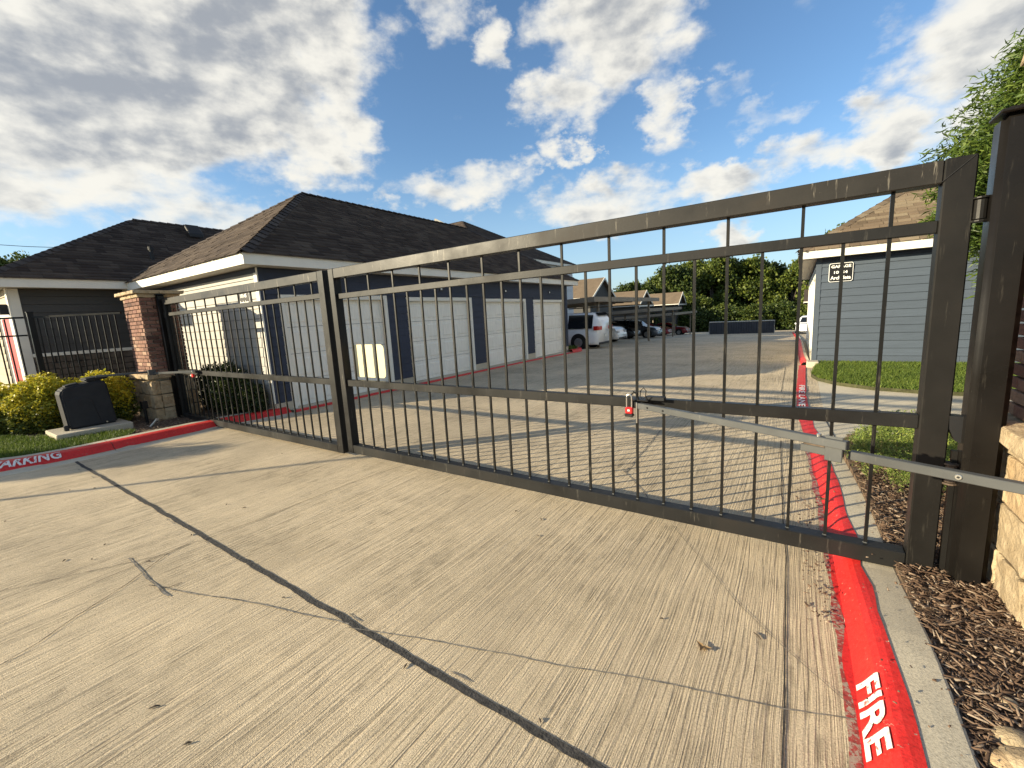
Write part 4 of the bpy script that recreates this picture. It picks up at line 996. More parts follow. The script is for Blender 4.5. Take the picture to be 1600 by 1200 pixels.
# ------------------------------------------------------------------ black fence on the left
def fence_run(label, a, b, z0, z1, n, ends, mid=None):
    a = Vector((*a, 0)); b = Vector((*b, 0)); r = thing('steel_fence', label, 'fence', 'black steel fence panels', (a.x, a.y, 0)); o = Vector(r.location); d = (b - a).normalized()
    for zz, hh in ((z1 - .03, .016), (z0 + .12, .016)) + (((mid, .014),) if mid else ()):
        q = obj('rail', MB().tube([a + Vector((0, 0, zz)), b + Vector((0, 0, zz))], hh, square=True), m_fence, r); q.location = -o
    for i in range(1, n):
        p = a + (b - a) * (i / n); q = obj('picket', MB().tube([p + Vector((0, 0, z0)), p + Vector((0, 0, z1 - .05))], .010, square=True), m_fence, r); q.location = -o
    for e_ in ends:
        p = a if e_ == 0 else b; q = obj('post', MB().tube([p + Vector((0, 0, -.05)), p + Vector((0, 0, z1 + .05))], .04, square=True).tube([p + Vector((0, 0, z1 + .05)), p + Vector((0, 0, z1 + .07))], .047, square=True), m_fence, r, .003); q.location = -o
fence_run('black steel picket fence between the brick column and the corner post', (-11.62, 1.70), (-10.42, 2.66), .12, 2.07, 14, (0,))
fence_run('black steel fence gate with a middle rail left of the corner post', (-12.75, .25), (-11.68, 1.62), .12, 2.07, 13, (), 1.72)

# ------------------------------------------------------------------ leaves and shrubs
def leaf_cloud(P_, size, aspect, mats, name, parent=None, mi=None, up=.3, fold=.15, droop=0):
    n = len(P_); a = rng.normal(size=(n, 3)); a[:, 2] = a[:, 2] * .6 + up - droop; a /= np.linalg.norm(a, axis=1)[:, None]
    b = rng.normal(size=(n, 3)); b -= a * (a * b).sum(1)[:, None]; b /= np.linalg.norm(b, axis=1)[:, None]; c = np.cross(a, b)
    s = size * rng.uniform(.6, 1.3, n); w = s * aspect
    V = np.stack([P_, P_ + a * (s * .45)[:, None] + b * (w * .5)[:, None] + c * (s * fold)[:, None], P_ + a * s[:, None], P_ + a * (s * .45)[:, None] - b * (w * .5)[:, None] + c * (s * fold)[:, None]], 1).reshape(-1, 3)
    F = np.arange(4 * n).reshape(-1, 4)
    return fast(name, V, F, mats, parent, mi)
def ell_pts(n, c, r, lump=.18, shell=.35, zmin=None, seed=0):
    d = rng.normal(size=(n, 3)); d /= np.linalg.norm(d, axis=1)[:, None]
    l = 1 + lump * (np.sin(d[:, 0] * 7 + seed) * np.cos(d[:, 1] * 6 + seed * 2) + .6 * np.sin(d[:, 2] * 9 + seed * 3 + d[:, 0] * 5))
    rad_ = 1 - shell * rng.random(n) ** 1.5
    p = np.array(c) + d * np.array(r) * (l * rad_)[:, None]
    if zmin is not None: p = p[p[:, 2] > zmin]
    return p
def shrub(label, c, r, n, size, aspect, mats, group, yellow=None, zmin=.06, cat='shrub', lump=.16, name='shrub', stems=6):
    root = thing(name, label, cat, group, (c[0], c[1], .05)); o = np.array(root.location)
    P_ = ell_pts(n, c, r, lump, .45, zmin, random.random() * 9)
    mi = None
    if yellow is not None:
        h = (P_[:, 2] - yellow) / .22 + .35 + rng.normal(0, .6, len(P_)) + .9 * np.sin(P_[:, 0] * 5 + P_[:, 1] * 3) * .4; mi = (h > 0.1).astype(int)
    leaf_cloud(P_ - o, size, aspect, mats, 'foliage', root, mi)
    st = MB()
    for k in range(stems):
        a = 2 * math.pi * k / stems; st.tube([(0, 0, 0), (.4 * r[0] * math.cos(a), .4 * r[1] * math.sin(a), c[2]), (.7 * r[0] * math.cos(a), .7 * r[1] * math.sin(a), c[2] + r[2] * .4)], [.012, .008, .004], 5)
    obj('stem', st, m_bark, root)
    return root
HG = 'yellow leaved hedge shrubs behind the gate motor'
shrub('rounded yellow topped shrub between the gate motor and the brick column', (-10.45, 2.18, .42), (.52, .44, .56), 15000, .055, .55, [m_hedge, m_yellow], HG, .52)
shrub('broad yellow topped shrub directly behind the gate motor', (-11.1, 1.55, .42), (.64, .52, .57), 17000, .055, .55, [m_hedge, m_yellow], HG, .50)
shrub('low yellow and green shrub left of the gate motor in front of the fence gate', (-11.75, .92, .36), (.68, .52, .52), 16000, .055, .55, [m_hedge, m_yellow], HG, .44)
shrub('yellow green shrub at the left edge of the lawn', (-12.5, .2, .34), (.78, .58, .50), 14000, .048, .5, [m_hedge, m_yellow], HG, .42)
shrub('dark clipped bush behind the left gate leaf against the pale wall', (-8.95, 3.66, .48), (.42, .30, .52), 9000, .05, .5, m_bush, 'dark bushes at the garage end wall')
shrub('dark low bush beside the garage corner behind the left leaf', (-8.45, 3.8, .30), (.32, .22, .34), 5000, .05, .5, m_bush, 'dark bushes at the garage end wall')
shrub('dark bush at the foot of the pale wall next to the brick column', (-9.9, 3.75, .45), (.5, .28, .48), 7000, .05, .5, m_bush, 'dark bushes at the garage end wall')
# juniper: feathery sprays
root = thing('juniper_shrub', 'low spreading green juniper in the mulch bed behind the gate post', 'shrub', None, (.85, 4.9, .085)); o = np.array(root.location)
P0 = []
for k in range(520):
    a = random.uniform(0, 2 * math.pi); rr_ = math.sqrt(random.random()); ex = .50 if math.cos(a) < 0 else .75; bx = .84 + ex * rr_ * math.cos(a); by = 4.82 + .66 * rr_ * math.sin(a)
    if bx < .40: continue
    hh = .17 + .33 * (1 - rr_ ** 2) * random.uniform(.6, 1.1); tip = np.array([bx, by, .085 + hh]); d = np.array([math.cos(a) * .5 * rr_ + random.gauss(0, .5), math.sin(a) * .5 * rr_ + random.gauss(0, .5), 1.0]); d /= np.linalg.norm(d)
    base_ = tip - d * random.uniform(.14, .24)
    for t in np.linspace(0, 1, 55): P0.append(base_ + (tip - base_) * t + rng.normal(0, .008, 3) * (1.6 - t))
leaf_cloud(np.array(P0) - o, .030, .16, m_juniper, 'foliage', root, up=.8)
st = MB()
for k in range(9):
    a = 2 * math.pi * k / 9; st.tube([(0, 0, 0), (.2 * math.cos(a), .2 * math.sin(a), .07), (.42 * math.cos(a), .42 * math.sin(a), .13)], [.012, .009, .005], 5)
obj('stem', st, m_bark, root)

# narrow leaved tree behind the right post
wt = thing('small_tree', 'slender tree with long narrow leaves rising behind the right gate post', 'tree', None, (2.35, 7.1, .05)); o = np.array(wt.location)
tr = MB(); tr.tube([(0, 0, 0), (.03, .02, 1.0), (-.02, .05, 2.0), (.05, 0, 3.2), (.1, .05, 4.2)], [.06, .05, .045, .03, .012], 8)
cl = [((1.66, 7.1, 2.95), (.46, .5, .50)), ((2.05, 7.2, 3.6), (.55, .6, .50)), ((2.7, 7.1, 3.3), (.8, .7, .8)), ((1.72, 6.9, 2.25), (.36, .35, .30)), ((1.88, 6.8, 1.75), (.26, .3, .30)), ((2.5, 7.0, 2.3), (.6, .6, .45)), ((1.38, 7.1, 2.42), (.22, .25, .13)), ((2.1, 7.2, 4.0), (.35, .4, .3))]
PP = []
for c_, r_ in cl:
    tr.tube([(0, 0, max(1., c_[2] - 1.2)), ((c_[0] - o[0]) * .6, (c_[1] - o[1]) * .6, c_[2] - .3), (c_[0] - o[0], c_[1] - o[1], c_[2])], [.022, .014, .006], 5)
    PP.append(ell_pts(int(11000 * r_[0] * r_[2] * 3 + 450), c_, r_, .3, .8, None, random.random() * 9))
leaf_cloud(np.concatenate(PP) - o, .11, .16, m_willow, 'crown', wt, up=-.15)
obj('trunk', tr, m_bark, wt, smooth=True)

# broad tree crowns: three crown meshes shared by all the far trees
def crown_mesh(seed, n, mats):
    r_ = np.random.default_rng(seed); pts = []; k = 26
    for i in range(k):
        a = r_.uniform(0, 2 * np.pi); h = r_.uniform(-.1, 1.0); rr_ = (.95 - .55 * max(0, h) ** 1.6) * r_.uniform(.25, 1) ** .6 * .8
        c_ = np.array([rr_ * np.cos(a), rr_ * np.sin(a), h * 1.0]); rad_ = r_.uniform(.18, .36)
        d = r_.normal(size=(n // k, 3)); d /= np.linalg.norm(d, axis=1)[:, None]; d[:, 2] *= .75
        pts.append(c_ + d * rad_ * (r_.uniform(.45, 1.08, n // k))[:, None])
    P_ = np.concatenate(pts); o_ = leaf_cloud(P_, .075, .7, mats, 'crown', None, up=.0)
    me = o_.data; bpy.data.objects.remove(o_); return me
CR = [crown_mesh(3, 13000, m_tree), crown_mesh(5, 13000, m_tree2), crown_mesh(8, 13000, m_tree), crown_mesh(11, 13000, m_tree2)]
tk = MB(); tk.tube([(0, 0, 0), (.03, 0, .25), (-.01, .02, .5), (.02, 0, .8)], [.045, .035, .028, .012], 8)
for a in range(5): tk.tube([(0, 0, .3 + a * .05), (.2 * math.cos(a * 1.3), .2 * math.sin(a * 1.3), .45 + a * .02), (.34 * math.cos(a * 1.3), .34 * math.sin(a * 1.3), .62)], [.018, .012, .005], 5)
tk_o = obj('trunk', tk, m_bark, smooth=True); TK = tk_o.data; bpy.data.objects.remove(tk_o)
def tree(x, y, z, h, w, k, label, group):
    r = thing('tree', label, 'tree', group, (x, y, z), random.uniform(0, 6))
    link_copy(TK, 'trunk', (0, 0, 0), r, scale=(h * .8, h * .8, h * .8))
    link_copy(CR[k % 4], 'crown', (0, 0, h * .30), r, scale=(w, w, h * .56))
    return r
def T(px, D, top, w, k, label, group='trees closing the end of the lane'):
    p = Vector((0, 0, H)) + ray(px, 470) * D; z = zg(p.y); t = Vector((0, 0, H)) + ray(px, top) * D
    return tree(p.x, p.y, z, (t.z - z) * 1.0, w, k, label, group)
for args in [(992, 80, 436, 5.5, 1, 'dark round tree at the left end of the tree line behind the carports'), (1022, 84, 424, 5, 0, 'green tree second from the left of the tree line'),
             (1052, 82, 410, 6, 3, 'dark tree above the tan gable roof of the carport row'), (1082, 88, 402, 6, 2, 'bright leaved tree left of the tallest in the tree line'),
             (1112, 84, 390, 6.5, 0, 'tallest tree in the middle of the tree line'), (1142, 88, 400, 6, 1, 'dark tree right above the left end of the dumpster screen'),
             (1172, 83, 398, 6.5, 2, 'bright tree above the middle of the low dark screen'), (1204, 86, 404, 6, 3, 'dark tree above the right end of the low dark screen'),
             (1236, 80, 396, 6, 0, 'green tree beside the right garage eave'), (1262, 90, 402, 6, 1, 'dark tree half hidden by the right garage'),
             (1100, 70, 462, 3.6, 2, 'low bushy tree behind the last carport'), (1140, 68, 470, 3.4, 0, 'low bushy tree behind the left end of the low dark screen'), (1080, 74, 452, 4, 0, 'mid height leafy tree behind the last carport roof'),
             (1180, 66, 474, 3.2, 2, 'low tree in front of the tree line behind the middle of the dark screen'), (1220, 66, 468, 3.2, 1, 'low dark tree behind the right end of the dark screen'),
             (1300, 46, 352, 3.2, 2, 'tree top showing above the right garage roof slope')]:
    T(*args)
T(20, 62, 392, 6, 0, 'tree at the far left behind the fenced house', 'far left trees'); T(62, 66, 392, 5, 2, 'smaller tree showing beside the left house roof', 'far left trees'); T(-30, 60, 398, 6, 1, 'dark tree at the left border behind the fenced house', 'far left trees')
T(985, 95, 452, 8, 1, 'distant dark tree behind the tan gable roofs', 'trees closing the end of the lane'); 
for i in range(7):   # dark undergrowth closing the foot of the wood
    pass
under = []
for i in range(46):
    x = -24 + i * .72 + random.uniform(-.3, .3); y = 72 + (x + 24) * .28 + random.uniform(-2, 2); under.append(ell_pts(900, (x, y, zg(y) + 1.6), (1.6, 1.2, 2.2), .3, .8, zg(y)))
tag(leaf_cloud(np.concatenate(under), .34, .7, m_tree2, 'undergrowth', up=.0), 'dark undergrowth filling the foot of the far wood', 'undergrowth', kind='stuff')

# out of frame on the left: a bushy young tree, and a pole added for its thin shadow line
ot = tree(-12.2, -3.4, 0, 2.5, .95, 0, 'young bushy tree standing out of view on the left lawn', None)
sp = thing('shadow_pole', 'thin unseen pole added to cast a shadow line across the drive', 'shadow pole', None, (-10.35, -3.3, 0))
obj('pole', MB().cyl((0, 0, 0), (0, 0, 2.5), .03, 10), m_galv, sp); obj('board', MB().box(-.05, .05, -.05, -.035, 2.42, 2.5), m_signwht, sp)  # small block caps the added pole

# ------------------------------------------------------------------ background buildings
def block(name, label, x0, x1, y0, y1, zb, ze, pitch, m_wall, m_sh, ov=.4, course=.22, ridge='hip', planks=0, group='background buildings'):
    r = thing(name, label, 'building', group, ((x0 + x1) / 2, (y0 + y1) / 2, zb)); o = Vector(r.location)
    q = obj('wall', MB().box(x0, x1, y0, y1, zb - 1, ze), m_wall, r); q.location = -o
    fascia(r, o, x0 - ov, x1 + ov, y0 - ov, y1 + ov, ze, ze + .22, ov)
    if ridge == 'hip': hip_roof(r, o, x0 - ov, x1 + ov, y0 - ov, y1 + ov, ze + .22, pitch, m_sh, course=course, tab=(.4, .9), faces=(0, 1))
    else:   # gable roof, ridge along X so that a gable faces the lane
        ym = (y0 + y1) / 2; hw = (y1 - y0) / 2 + ov; zr = ze + hw * pitch; a = ze - .02
        for s in (-1, 1):
            q = obj('roof', MB().prism([(x0 - ov, ym + s * hw, a), (x1 + ov, ym + s * hw, a), (x1 + ov, ym, zr), (x0 - ov, ym, zr)], (0, 0, .14)), m_sh, r); q.location = -o
            q = obj('rake_board', MB().prism([(x1 + ov + .01, ym + s * (hw + .02), a - .1), (x1 + ov + .01, ym, zr - .1), (x1 + ov + .01, ym, zr + .16), (x1 + ov + .01, ym + s * (hw + .02), a + .16)], (.06, 0, 0)), m_trim, r); q.location = -o
        q = obj('gable', MB().prism([(x1 - .05, y0, ze), (x1 - .05, y1, ze), (x1 - .05, ym, zr - .15)], (.05, 0, 0)), m_siddark, r); q.location = -o
    return r, o
r, o = block('apartment_building', 'two storey white sided building with dark hip roof behind the large garage', -33, -17.2, 22.5, 36.0, -1.4, 5.5, .55, m_sidwhite, m_shingle)
for z in np.arange(-1.2, 5.4, .22): plank_y(22.55, 35.9, -17.2, z, .205, 1, r, m_sidwhite, o); plank_x(-32.9, -17.25, 22.5, z, .222, -1, r, m_sidwhite, o)
for z in (.3, 3.2):
    for y in (24.5, 28.2, 32.0):
        fo = obj('window', MB().box(-17.17, -17.12, y, y + 1.3, z, z + 1.5), m_trim, r); fo.location = -o
        q = obj('pane', MB().box(-17.119, -17.11, y + .08, y + 1.22, z + .08, z + 1.42), m_glass, fo)
# gable dormer on its roof, white front
gd = thing('roof_gable', 'small white fronted gable on the ridge behind the large garage roof', 'gable roof', None, (-24.5, 30.0, 8.6)); o = Vector(gd.location)
q = obj('gable_front', MB().prism([(-27.45, 29.55, 9.72), (-26.98, 29.28, 10.36), (-25.9, 30.1, 9.65)], (-.1, -.05, 0)), m_trim, gd); q.location = -o
q = obj('attic_vent', MB().prism([(-27.0, 29.20, 9.83), (-26.92, 29.17, 10.15), (-26.68, 29.35, 9.85)], (-.06, -.06, 0)), m_reddeck, gd); q.location = -o

block('tan_roof_house', 'tan gable roofed building just past the white sided corner', -31, -21.2, 49, 56.5, -1.8, 3.05, .62, m_siddark, m_shingletan, ridge='gable', group='tan roofed buildings')
block('tan_roof_house', 'tan gable roofed building behind the second carport', -29, -19.6, 62, 68.5, -2.3, 1.9, .62, m_siddark, m_shingletan, ridge='gable', group='tan roofed buildings')
block('tan_roof_house', 'farthest tan gable roof above the last carport', -27, -16.5, 72, 77, -2.7, 1.85, .68, m_siddark, m_shingletan, ridge='gable', group='tan roofed buildings')

# carports -----------------------------------------------------------
def carport(label, x0, x1, y0, y1, zt, posts):
    r = thing('carport', label, 'carport', 'flat carports along the lane', ((x0 + x1) / 2, (y0 + y1) / 2, zg((y0 + y1) / 2))); o = Vector(r.location)
    rise = .22
    q = obj('deck', MB().prism([(x0, y0, zt), (x1, y0, zt + rise), (x1, y1, zt + rise), (x0, y1, zt)], (0, 0, .05)), m_cdeck, r); q.location = -o
    for k in range(int((x1 - x0) / .6)):
        x = x0 + .3 + k * .6; zz = zt + rise * (x - x0) / (x1 - x0); q = obj('deck_rib', MB().box(x, x + .04, y0, y1, zz - .045, zz - .002), m_cdeck, r); q.location = -o
    q = obj('fascia', MB().prism([(x0, y0 - .02, zt - .14), (x1, y0 - .02, zt + rise - .14), (x1, y0 - .02, zt + rise + .09), (x0, y0 - .02, zt + .09)], (0, -.04, 0)), m_cpost, r); q.location = -o
    q = obj('fascia', MB().box(x1 + .002, x1 + .045, y0 - .06, y1 + .06, zt + rise - .14, zt + rise + .09), m_cpost, r); q.location = -o
    for px_, py_ in posts:
        z = zg(py_); q = obj('post', MB().tube([(px_, py_, z - .05), (px_, py_, zt + .1)], .055, square=True), m_cpost, r); q.location = -o
    for y in (y0 + .8, y1 - .8): q = obj('beam', MB().box(x0 + .1, x1 - .1, y - .05, y + .05, zt - .12, zt - .05), m_cpost, r); q.location = -o
carport('nearest flat tan carport over the white van', -14.2, -7.9, 18.7, 29.5, 1.95, [(-8.25, 20.0), (-8.25, 28.5), (-12.8, 20.0), (-12.8, 28.5), (-12.8, 24)])
carport('second flat carport over the black sedan', -15.5, -9.2, 31.6, 42, 1.28, [(-9.6, 33), (-9.6, 40.6), (-14, 33), (-14, 40.6)])
carport('last flat carport before the tree line', -16.5, -10.3, 44.5, 55, .72, [(-10.7, 46), (-10.7, 53.6), (-15, 46), (-15, 53.6)])
# concrete wheel stops and low plants along the back of the stalls
# cars ------------------------------------------------------------------
def car(label, x, y, rz, L_, Wd, Hh, kind, paintm, rear=True, group='cars parked under the carports'):
    r = thing('van' if kind == 'van' else 'parked_car', label, 'van' if kind == 'van' else 'car', group, (x, y, zg(y)), rz)
    r.rotation_euler = (0, 0, rz)
    hw = Wd / 2; belt = Hh * (.56 if kind != 'sedan' else .62); gc = .22
    # body: sections along the length (front at +x)
    if kind == 'van': top = [(-.5, .78), (-.485, .93), (-.44, 1.0), (-.1, 1.0), (.18, .97), (.34, .63), (.44, .56), (.49, .42), (.5, .30)]
    elif kind == 'suv': top = [(-.5, .62), (-.48, .72), (-.42, .95), (-.3, 1.0), (.02, 1.0), (.12, .94), (.24, .64), (.42, .58), (.49, .45), (.5, .30)]
    else: top = [(-.5, .55), (-.49, .66), (-.40, .70), (-.30, .78), (-.18, .98), (.0, 1.0), (.08, .97), (.24, .67), (.42, .60), (.49, .45), (.5, .3)]
    V = []; F = []; xs = [t[0] * L_ for t in top]; n = 10
    stations = np.linspace(-.5, .5, 25)
    tx = [t[0] for t in top]; tz = [t[1] for t in top]
    for s in stations:
        z = np.interp(s, tx, tz) * Hh; nar = 1 - .55 * max(0, abs(s) - .40) ** 1.0 * 2.2; w = hw * nar
        zb = min(z, belt); wt_ = w * (1 - .24 * max(0, (z - belt) / (Hh - belt)) if z > belt else 1)
        sec = [(-w * .93, gc), (-w, gc + .14), (-w, zb * .75), (-w * .97, zb), (-(w * .97 if z <= belt + .02 else wt_), max(z - .05, zb)), (-(wt_ * .82), z), (wt_ * .82, z), ((w * .97 if z <= belt + .02 else wt_), max(z - .05, zb)), (w * .97, zb), (w, zb * .75), (w, gc + .14), (w * .93, gc)]
        V += [(s * L_, a, b) for a, b in sec]
    n = 12
    for i in range(len(stations) - 1):
        for j in range(n): F.append((i * n + j, i * n + (j + 1) % n, (i + 1) * n + (j + 1) % n, (i + 1) * n + j))
    F += [tuple(range(n)), tuple(range((len(stations) - 1) * n, len(stations) * n))]
    obj('body', MB().add(V, F), paintm, r, 0, True)
    # glass band following the greenhouse
    lo = {'van': -.44, 'suv': -.42, 'sedan': -.27}[kind]; hi_ = {'van': .26, 'suv': .17, 'sedan': .17}[kind]
    for s_ in (-1, 1):
        segs = {'van': [(-.45, -.20), (-.185, .03), (.045, .25)], 'suv': [(-.40, -.22), (-.205, -.03), (-.015, .14)], 'sedan': [(-.26, -.05), (-.035, .16)]}[kind]
        for a, b in segs:
            P4 = []
            for q_, lowz in ((a, 1), (b, 1), (b, 0), (a, 0)):
                z = np.interp(q_, tx, tz) * Hh; zz = belt + .02 if lowz else max(belt + .05, z - .09)
                w_ = hw * (1 - .24 * max(0, (zz - belt) / (Hh - belt))) * .985 + .012; P4.append((q_ * L_, s_ * w_, zz))
            obj('side_window', MB().prism(P4, (0, s_ * .008, 0)), m_glass, r)
    def band(a, b, name):
        za = np.interp(a, tx, tz) * Hh; zb_ = np.interp(b, tx, tz) * Hh; w1 = hw * (1 - .24 * max(0, (za - belt) / (Hh - belt))) * .80; w2 = hw * (1 - .24 * max(0, (zb_ - belt) / (Hh - belt))) * .80
        nx = (zb_ - za); d_ = Vector((-(zb_ - za), 0, (b - a) * L_)).normalized() * .012
        P4 = [Vector((a * L_, -w1, za)), Vector((a * L_, w1, za)), Vector((b * L_, w2, zb_)), Vector((b * L_, -w2, zb_))]
        obj(name, MB().prism([p + d_ for p in P4], d_), m_glass, r)
    if kind == 'van': band(.20, .325, 'windscreen'); band(-.488, -.455, 'rear_window')
    elif kind == 'suv': band(.13, .235, 'windscreen'); band(-.475, -.43, 'rear_window')
    else: band(.095, .235, 'windscreen'); band(-.31, -.19, 'rear_window')
    wr_ = {'van': .34, 'suv': .36, 'sedan': .32}[kind]
    for sx in (-.31, .31):
        for s_ in (-1, 1):
            w_ = obj('wheel', MB().cyl((sx * L_, s_ * (hw - .19), wr_), (sx * L_, s_ * (hw + .012), wr_), wr_, 24), m_tyre, r, .015)
            rm = MB().cyl((sx * L_, s_ * (hw + .005), wr_), (sx * L_, s_ * (hw + .022), wr_), wr_ * .62, 20)
            for k in range(5):
                a = 2 * math.pi * k / 5; rm.cyl((sx * L_ + .1 * math.cos(a), s_ * (hw + .02), wr_ + .1 * math.sin(a)), (sx * L_ + wr_ * .55 * math.cos(a), s_ * (hw + .03), wr_ + wr_ * .55 * math.sin(a)), .018, 5)
            obj('rim', rm, m_rim, w_)
            obj('wheel_arch', MB().cyl((sx * L_, s_ * (hw - .25), wr_ + .02), (sx * L_, s_ * (hw + .004), wr_ + .02), wr_ + .06, 24), m_black, r)
    for s_ in (-1, 1):
        if kind == 'van': lmp = MB().box(-.502 * L_, -.462 * L_, s_ * hw * .93 - .04, s_ * hw * .93 + .06 * (1 if s_ > 0 else 1) - (.02 if s_ < 0 else 0), Hh * .52, Hh * .63).box(-.507 * L_, -.497 * L_, min(s_ * .45 * hw, s_ * hw * .9), max(s_ * .45 * hw, s_ * hw * .9), Hh * .52, Hh * .62)
        else: lmp = MB().box(-.505 * L_, -.47 * L_, min(s_ * .5 * hw, s_ * hw * .92), max(s_ * .5 * hw, s_ * hw * .92), Hh * .46, Hh * .56)
        obj('tail_light', lmp, m_tail, r, .008)
        obj('headlight', MB().box(.44 * L_, .492 * L_, min(s_ * .5 * hw, s_ * hw * .86), max(s_ * .5 * hw, s_ * hw * .86), Hh * .36, Hh * .45), m_head, r, .01)
        obj('mirror', MB().box(.17 * L_, .20 * L_, min(s_ * hw, s_ * (hw + .14)), max(s_ * hw, s_ * (hw + .14)), belt, belt + .12), paintm, r, .02)
    obj('number_plate', MB().box(-.508 * L_, -.502 * L_, -.16, .16, Hh * .34, Hh * .40), m_plate, r)
    obj('bumper', MB().box(-.506 * L_, -.46 * L_, -hw * .8, hw * .8, gc, gc + .10), m_black, r, .02)
    obj('bumper', MB().box(.46 * L_, .503 * L_, -hw * .75, hw * .75, gc, gc + .12), m_black, r, .02)
    return r
white = carpaint('white_car_paint', (.84, .86, .88), 0); blk = carpaint('black_car_paint', (.012, .014, .02)); gry = carpaint('grey_blue_car_paint', (.10, .115, .14), .4); redp = carpaint('dark_red_car_paint', (.22, .012, .02)); 
car('white minivan with red tail lights parked just past the large garage', -10.25, 19.6, math.pi, 5.0, 1.95, 1.72, 'van', white)
car('white sport utility car beside the minivan', -11.9, 27.2, 0, 4.7, 1.9, 1.68, 'suv', white)
car('black sedan under the second carport', -13.6, 35.4, 0, 4.9, 1.85, 1.45, 'sedan', blk)
car('grey blue car with tall roof under the last part of the second carport', -12.6, 38.6, 0, 4.9, 1.9, 1.6, 'suv', gry)
car('dark red car under the last carport', -13.5, 46.2, 0, 4.8, 1.85, 1.42, 'sedan', redp)
car('second dark red car at the far end of the last carport', -12.7, 51.2, 0, 4.7, 1.8, 1.42, 'sedan', redp)
car('pale silver car beyond the right garage at the end of the lane', .75, 44, -math.pi / 2 - .1, 4.5, 1.8, 1.5, 'suv', white, group='cars at the lane end')
# far dark screen in a white pipe frame
sc = thing('gate_screen', 'low dark ribbed screen in a white pipe frame at the end of the lane', 'screen', None, (-4.2, 46.5, zg(46.5))); o = Vector(sc.location); a = Vector((-7.35, 45.6, zg(45.6))); b = Vector((-2.0, 47.6, zg(47.6))); hh = 1.22
nb = 26
for k in range(nb):
    p = a + (b - a) * (k / nb); q_ = a + (b - a) * ((k + .86) / nb); d = (b - a).normalized(); nn = Vector((d.y, -d.x, 0))
    q = obj('slat', MB().prism([p + Vector((0, 0, .06)), q_ + Vector((0, 0, .06)), q_ + Vector((0, 0, hh - .08)), p + Vector((0, 0, hh - .08))], nn * .03), m_sheet, sc); q.location = -o
q = obj('backing', MB().prism([a + Vector((0, .05, .05)), b + Vector((0, .05, .05)), b + Vector((0, .05, hh - .06)), a + Vector((0, .05, hh - .06))], (0, .02, 0)), m_black, sc); q.location = -o
q = obj('frame', MB().tube([a + Vector((0, 0, 0)), a + Vector((0, 0, hh)), b + Vector((0, 0, hh)), b], .05, 8), m_galv, sc); q.location = -o
# dark shed half hidden at the right
block('shed', 'small dark shed beyond the right garage', .6, 4.5, 52, 57, zg(52), 1.2, .45, m_siddark, m_shingle, ridge='gable')
# overhead cable at the left
tag(obj('power_cable', MB().tube([(-60, -8, 10.2), (-49, 7.9, 8.75), (-47, 12, 8.7), (-40, 30, 9.4)], .022, 6), m_black), 'thin overhead cable crossing the sky above the left house', 'cable')
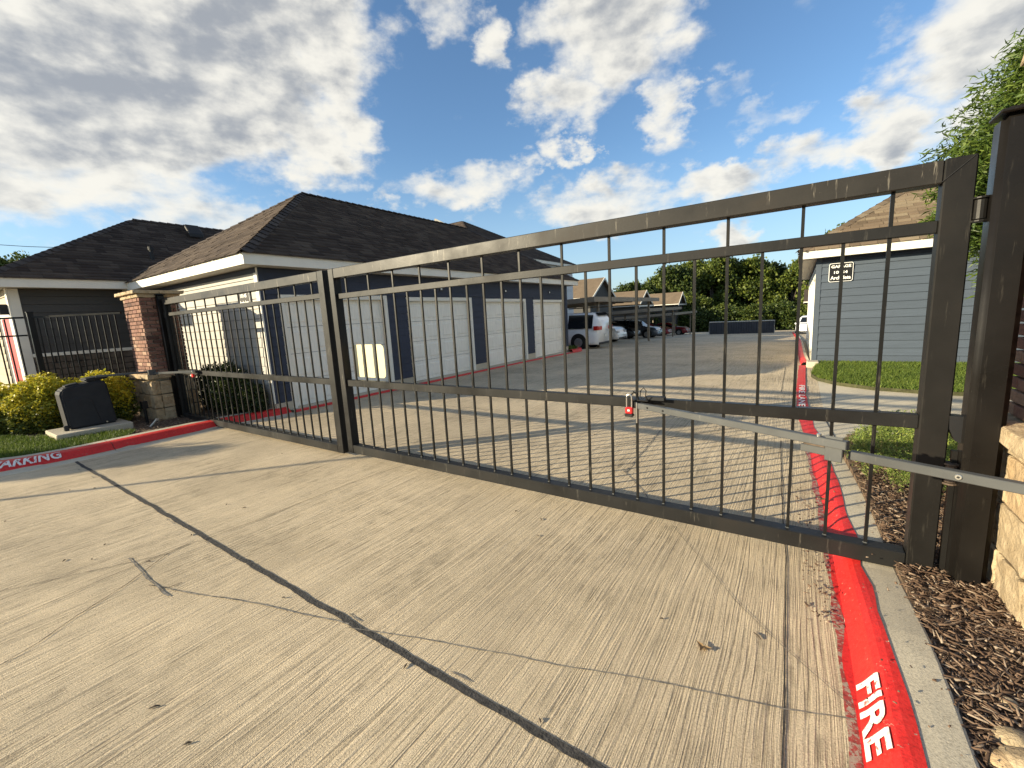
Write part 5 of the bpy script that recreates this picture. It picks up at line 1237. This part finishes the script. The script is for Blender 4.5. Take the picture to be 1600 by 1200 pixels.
# ------------------------------------------------------------------ litter on the drive
for (x, y), lab in (((1098, 1015), 'curled dry leaf lying on the near concrete'), ((1256, 722), 'pale dry leaf hanging in front of the red kerb')):
    p = G(x, y) if y > 800 else Vector((.20, 3.9, .06)); mb = MB()
    for k in range(3):
        a = k * 2.1 + .4; c_ = p + Vector((.012 * math.cos(a), .012 * math.sin(a), .006 + .004 * k)); d = Vector((math.cos(a), math.sin(a), .25)) * .03; s_ = Vector((-math.sin(a), math.cos(a), .1)) * .012
        mb.add([c_ - d, c_ + s_ + Vector((0, 0, .006)), c_ + d, c_ - s_ + Vector((0, 0, .008))], [(0, 1, 2), (0, 2, 3)])
    tag(obj('dry_leaf', mb, m_deadleaf), lab, 'leaf')
for (x, y), l, lab in (((1183, 995), .045, 'short dark twig on the concrete right of the dry leaf'), ((845, 812), .03, 'tiny twig on the drive just in front of the gate'), ((840, 838), .02, 'tiny chip on the drive below the gate twig'), ((443, 935), .02, 'tiny dark chip beside the long joint')):
    p = G(x, y); a = random.uniform(0, 3); d = Vector((math.cos(a), math.sin(a), .02)) * l / 2
    tag(obj('twig', MB().tube([p - d + Vector((0, 0, .006)), p + Vector((.002, .003, .008)), p + d + Vector((0, 0, .006))], [.003, .004, .002], 5), m_bark), lab, 'twig')
for k in range(26):
    x = random.uniform(-6.5, .1); y = random.uniform(.3, 2.8) if k % 3 else random.uniform(3.4, 8); a = random.uniform(0, 3); l = random.uniform(.006, .022); d = Vector((math.cos(a), math.sin(a), 0)) * l
    tag(obj('bark_chip', MB().tube([(x - d.x, y - d.y, .004), (x, y + .002, .007), (x + d.x, y + d.y, .004)], [.002, .0045, .002], 5), m_bark), 'tiny dark bark chip scattered on the concrete drive', 'chip', 'bark chips scattered on the drive')
for k in range(16):
    x = random.uniform(-7.6, .1); l = random.uniform(.04, .14); sgn = random.choice((-1, 1))
    ribbon([V3(x, 1.22 + sgn * .022), V3(x + l, 1.22 + sgn * .024)], random.uniform(.004, .009), .0035, m_crackl, 'chipped_joint_edge', rough=.8, step=.012)
p = G(1337, 1037); b = bmesh.new(); bmesh.ops.create_icosphere(b, subdivisions=1, radius=.007); me = bpy.data.meshes.new('pebble'); b.to_mesh(me); b.free(); me.materials.append(m_bark)
tag(link_copy(me, 'pebble', (p.x, p.y, .008)), 'small brown pebble in the gutter against the red kerb', 'pebble')
# pale limestone rocks at the bottom right
for i, (x, y, s, lab) in enumerate(((1590, 1165, .06, 'pale limestone rock in the mulch at the lower right corner'), (1568, 1195, .045, 'small pale rock at the bottom edge beside the kerb'), (1605, 1200, .07, 'large pale rock cut by the lower right corner'), (1578, 1100, .028, 'small half buried rock in the mulch bed'))):
    p = G(x, y, .1); b = bmesh.new(); bmesh.ops.create_icosphere(b, subdivisions=3, radius=s)
    for v in b.verts: v.co *= 1 + .28 * mn.noise(v.co * 14 + Vector((i * 5, 0, 0))); v.co.z *= .6
    me = bpy.data.meshes.new('rock'); b.to_mesh(me); b.free(); me.materials.append(m_stone); tag(link_copy(me, 'rock', (p.x, p.y, .10)), lab, 'rock', 'limestone edging rocks')
bpy.context.view_layer.update()
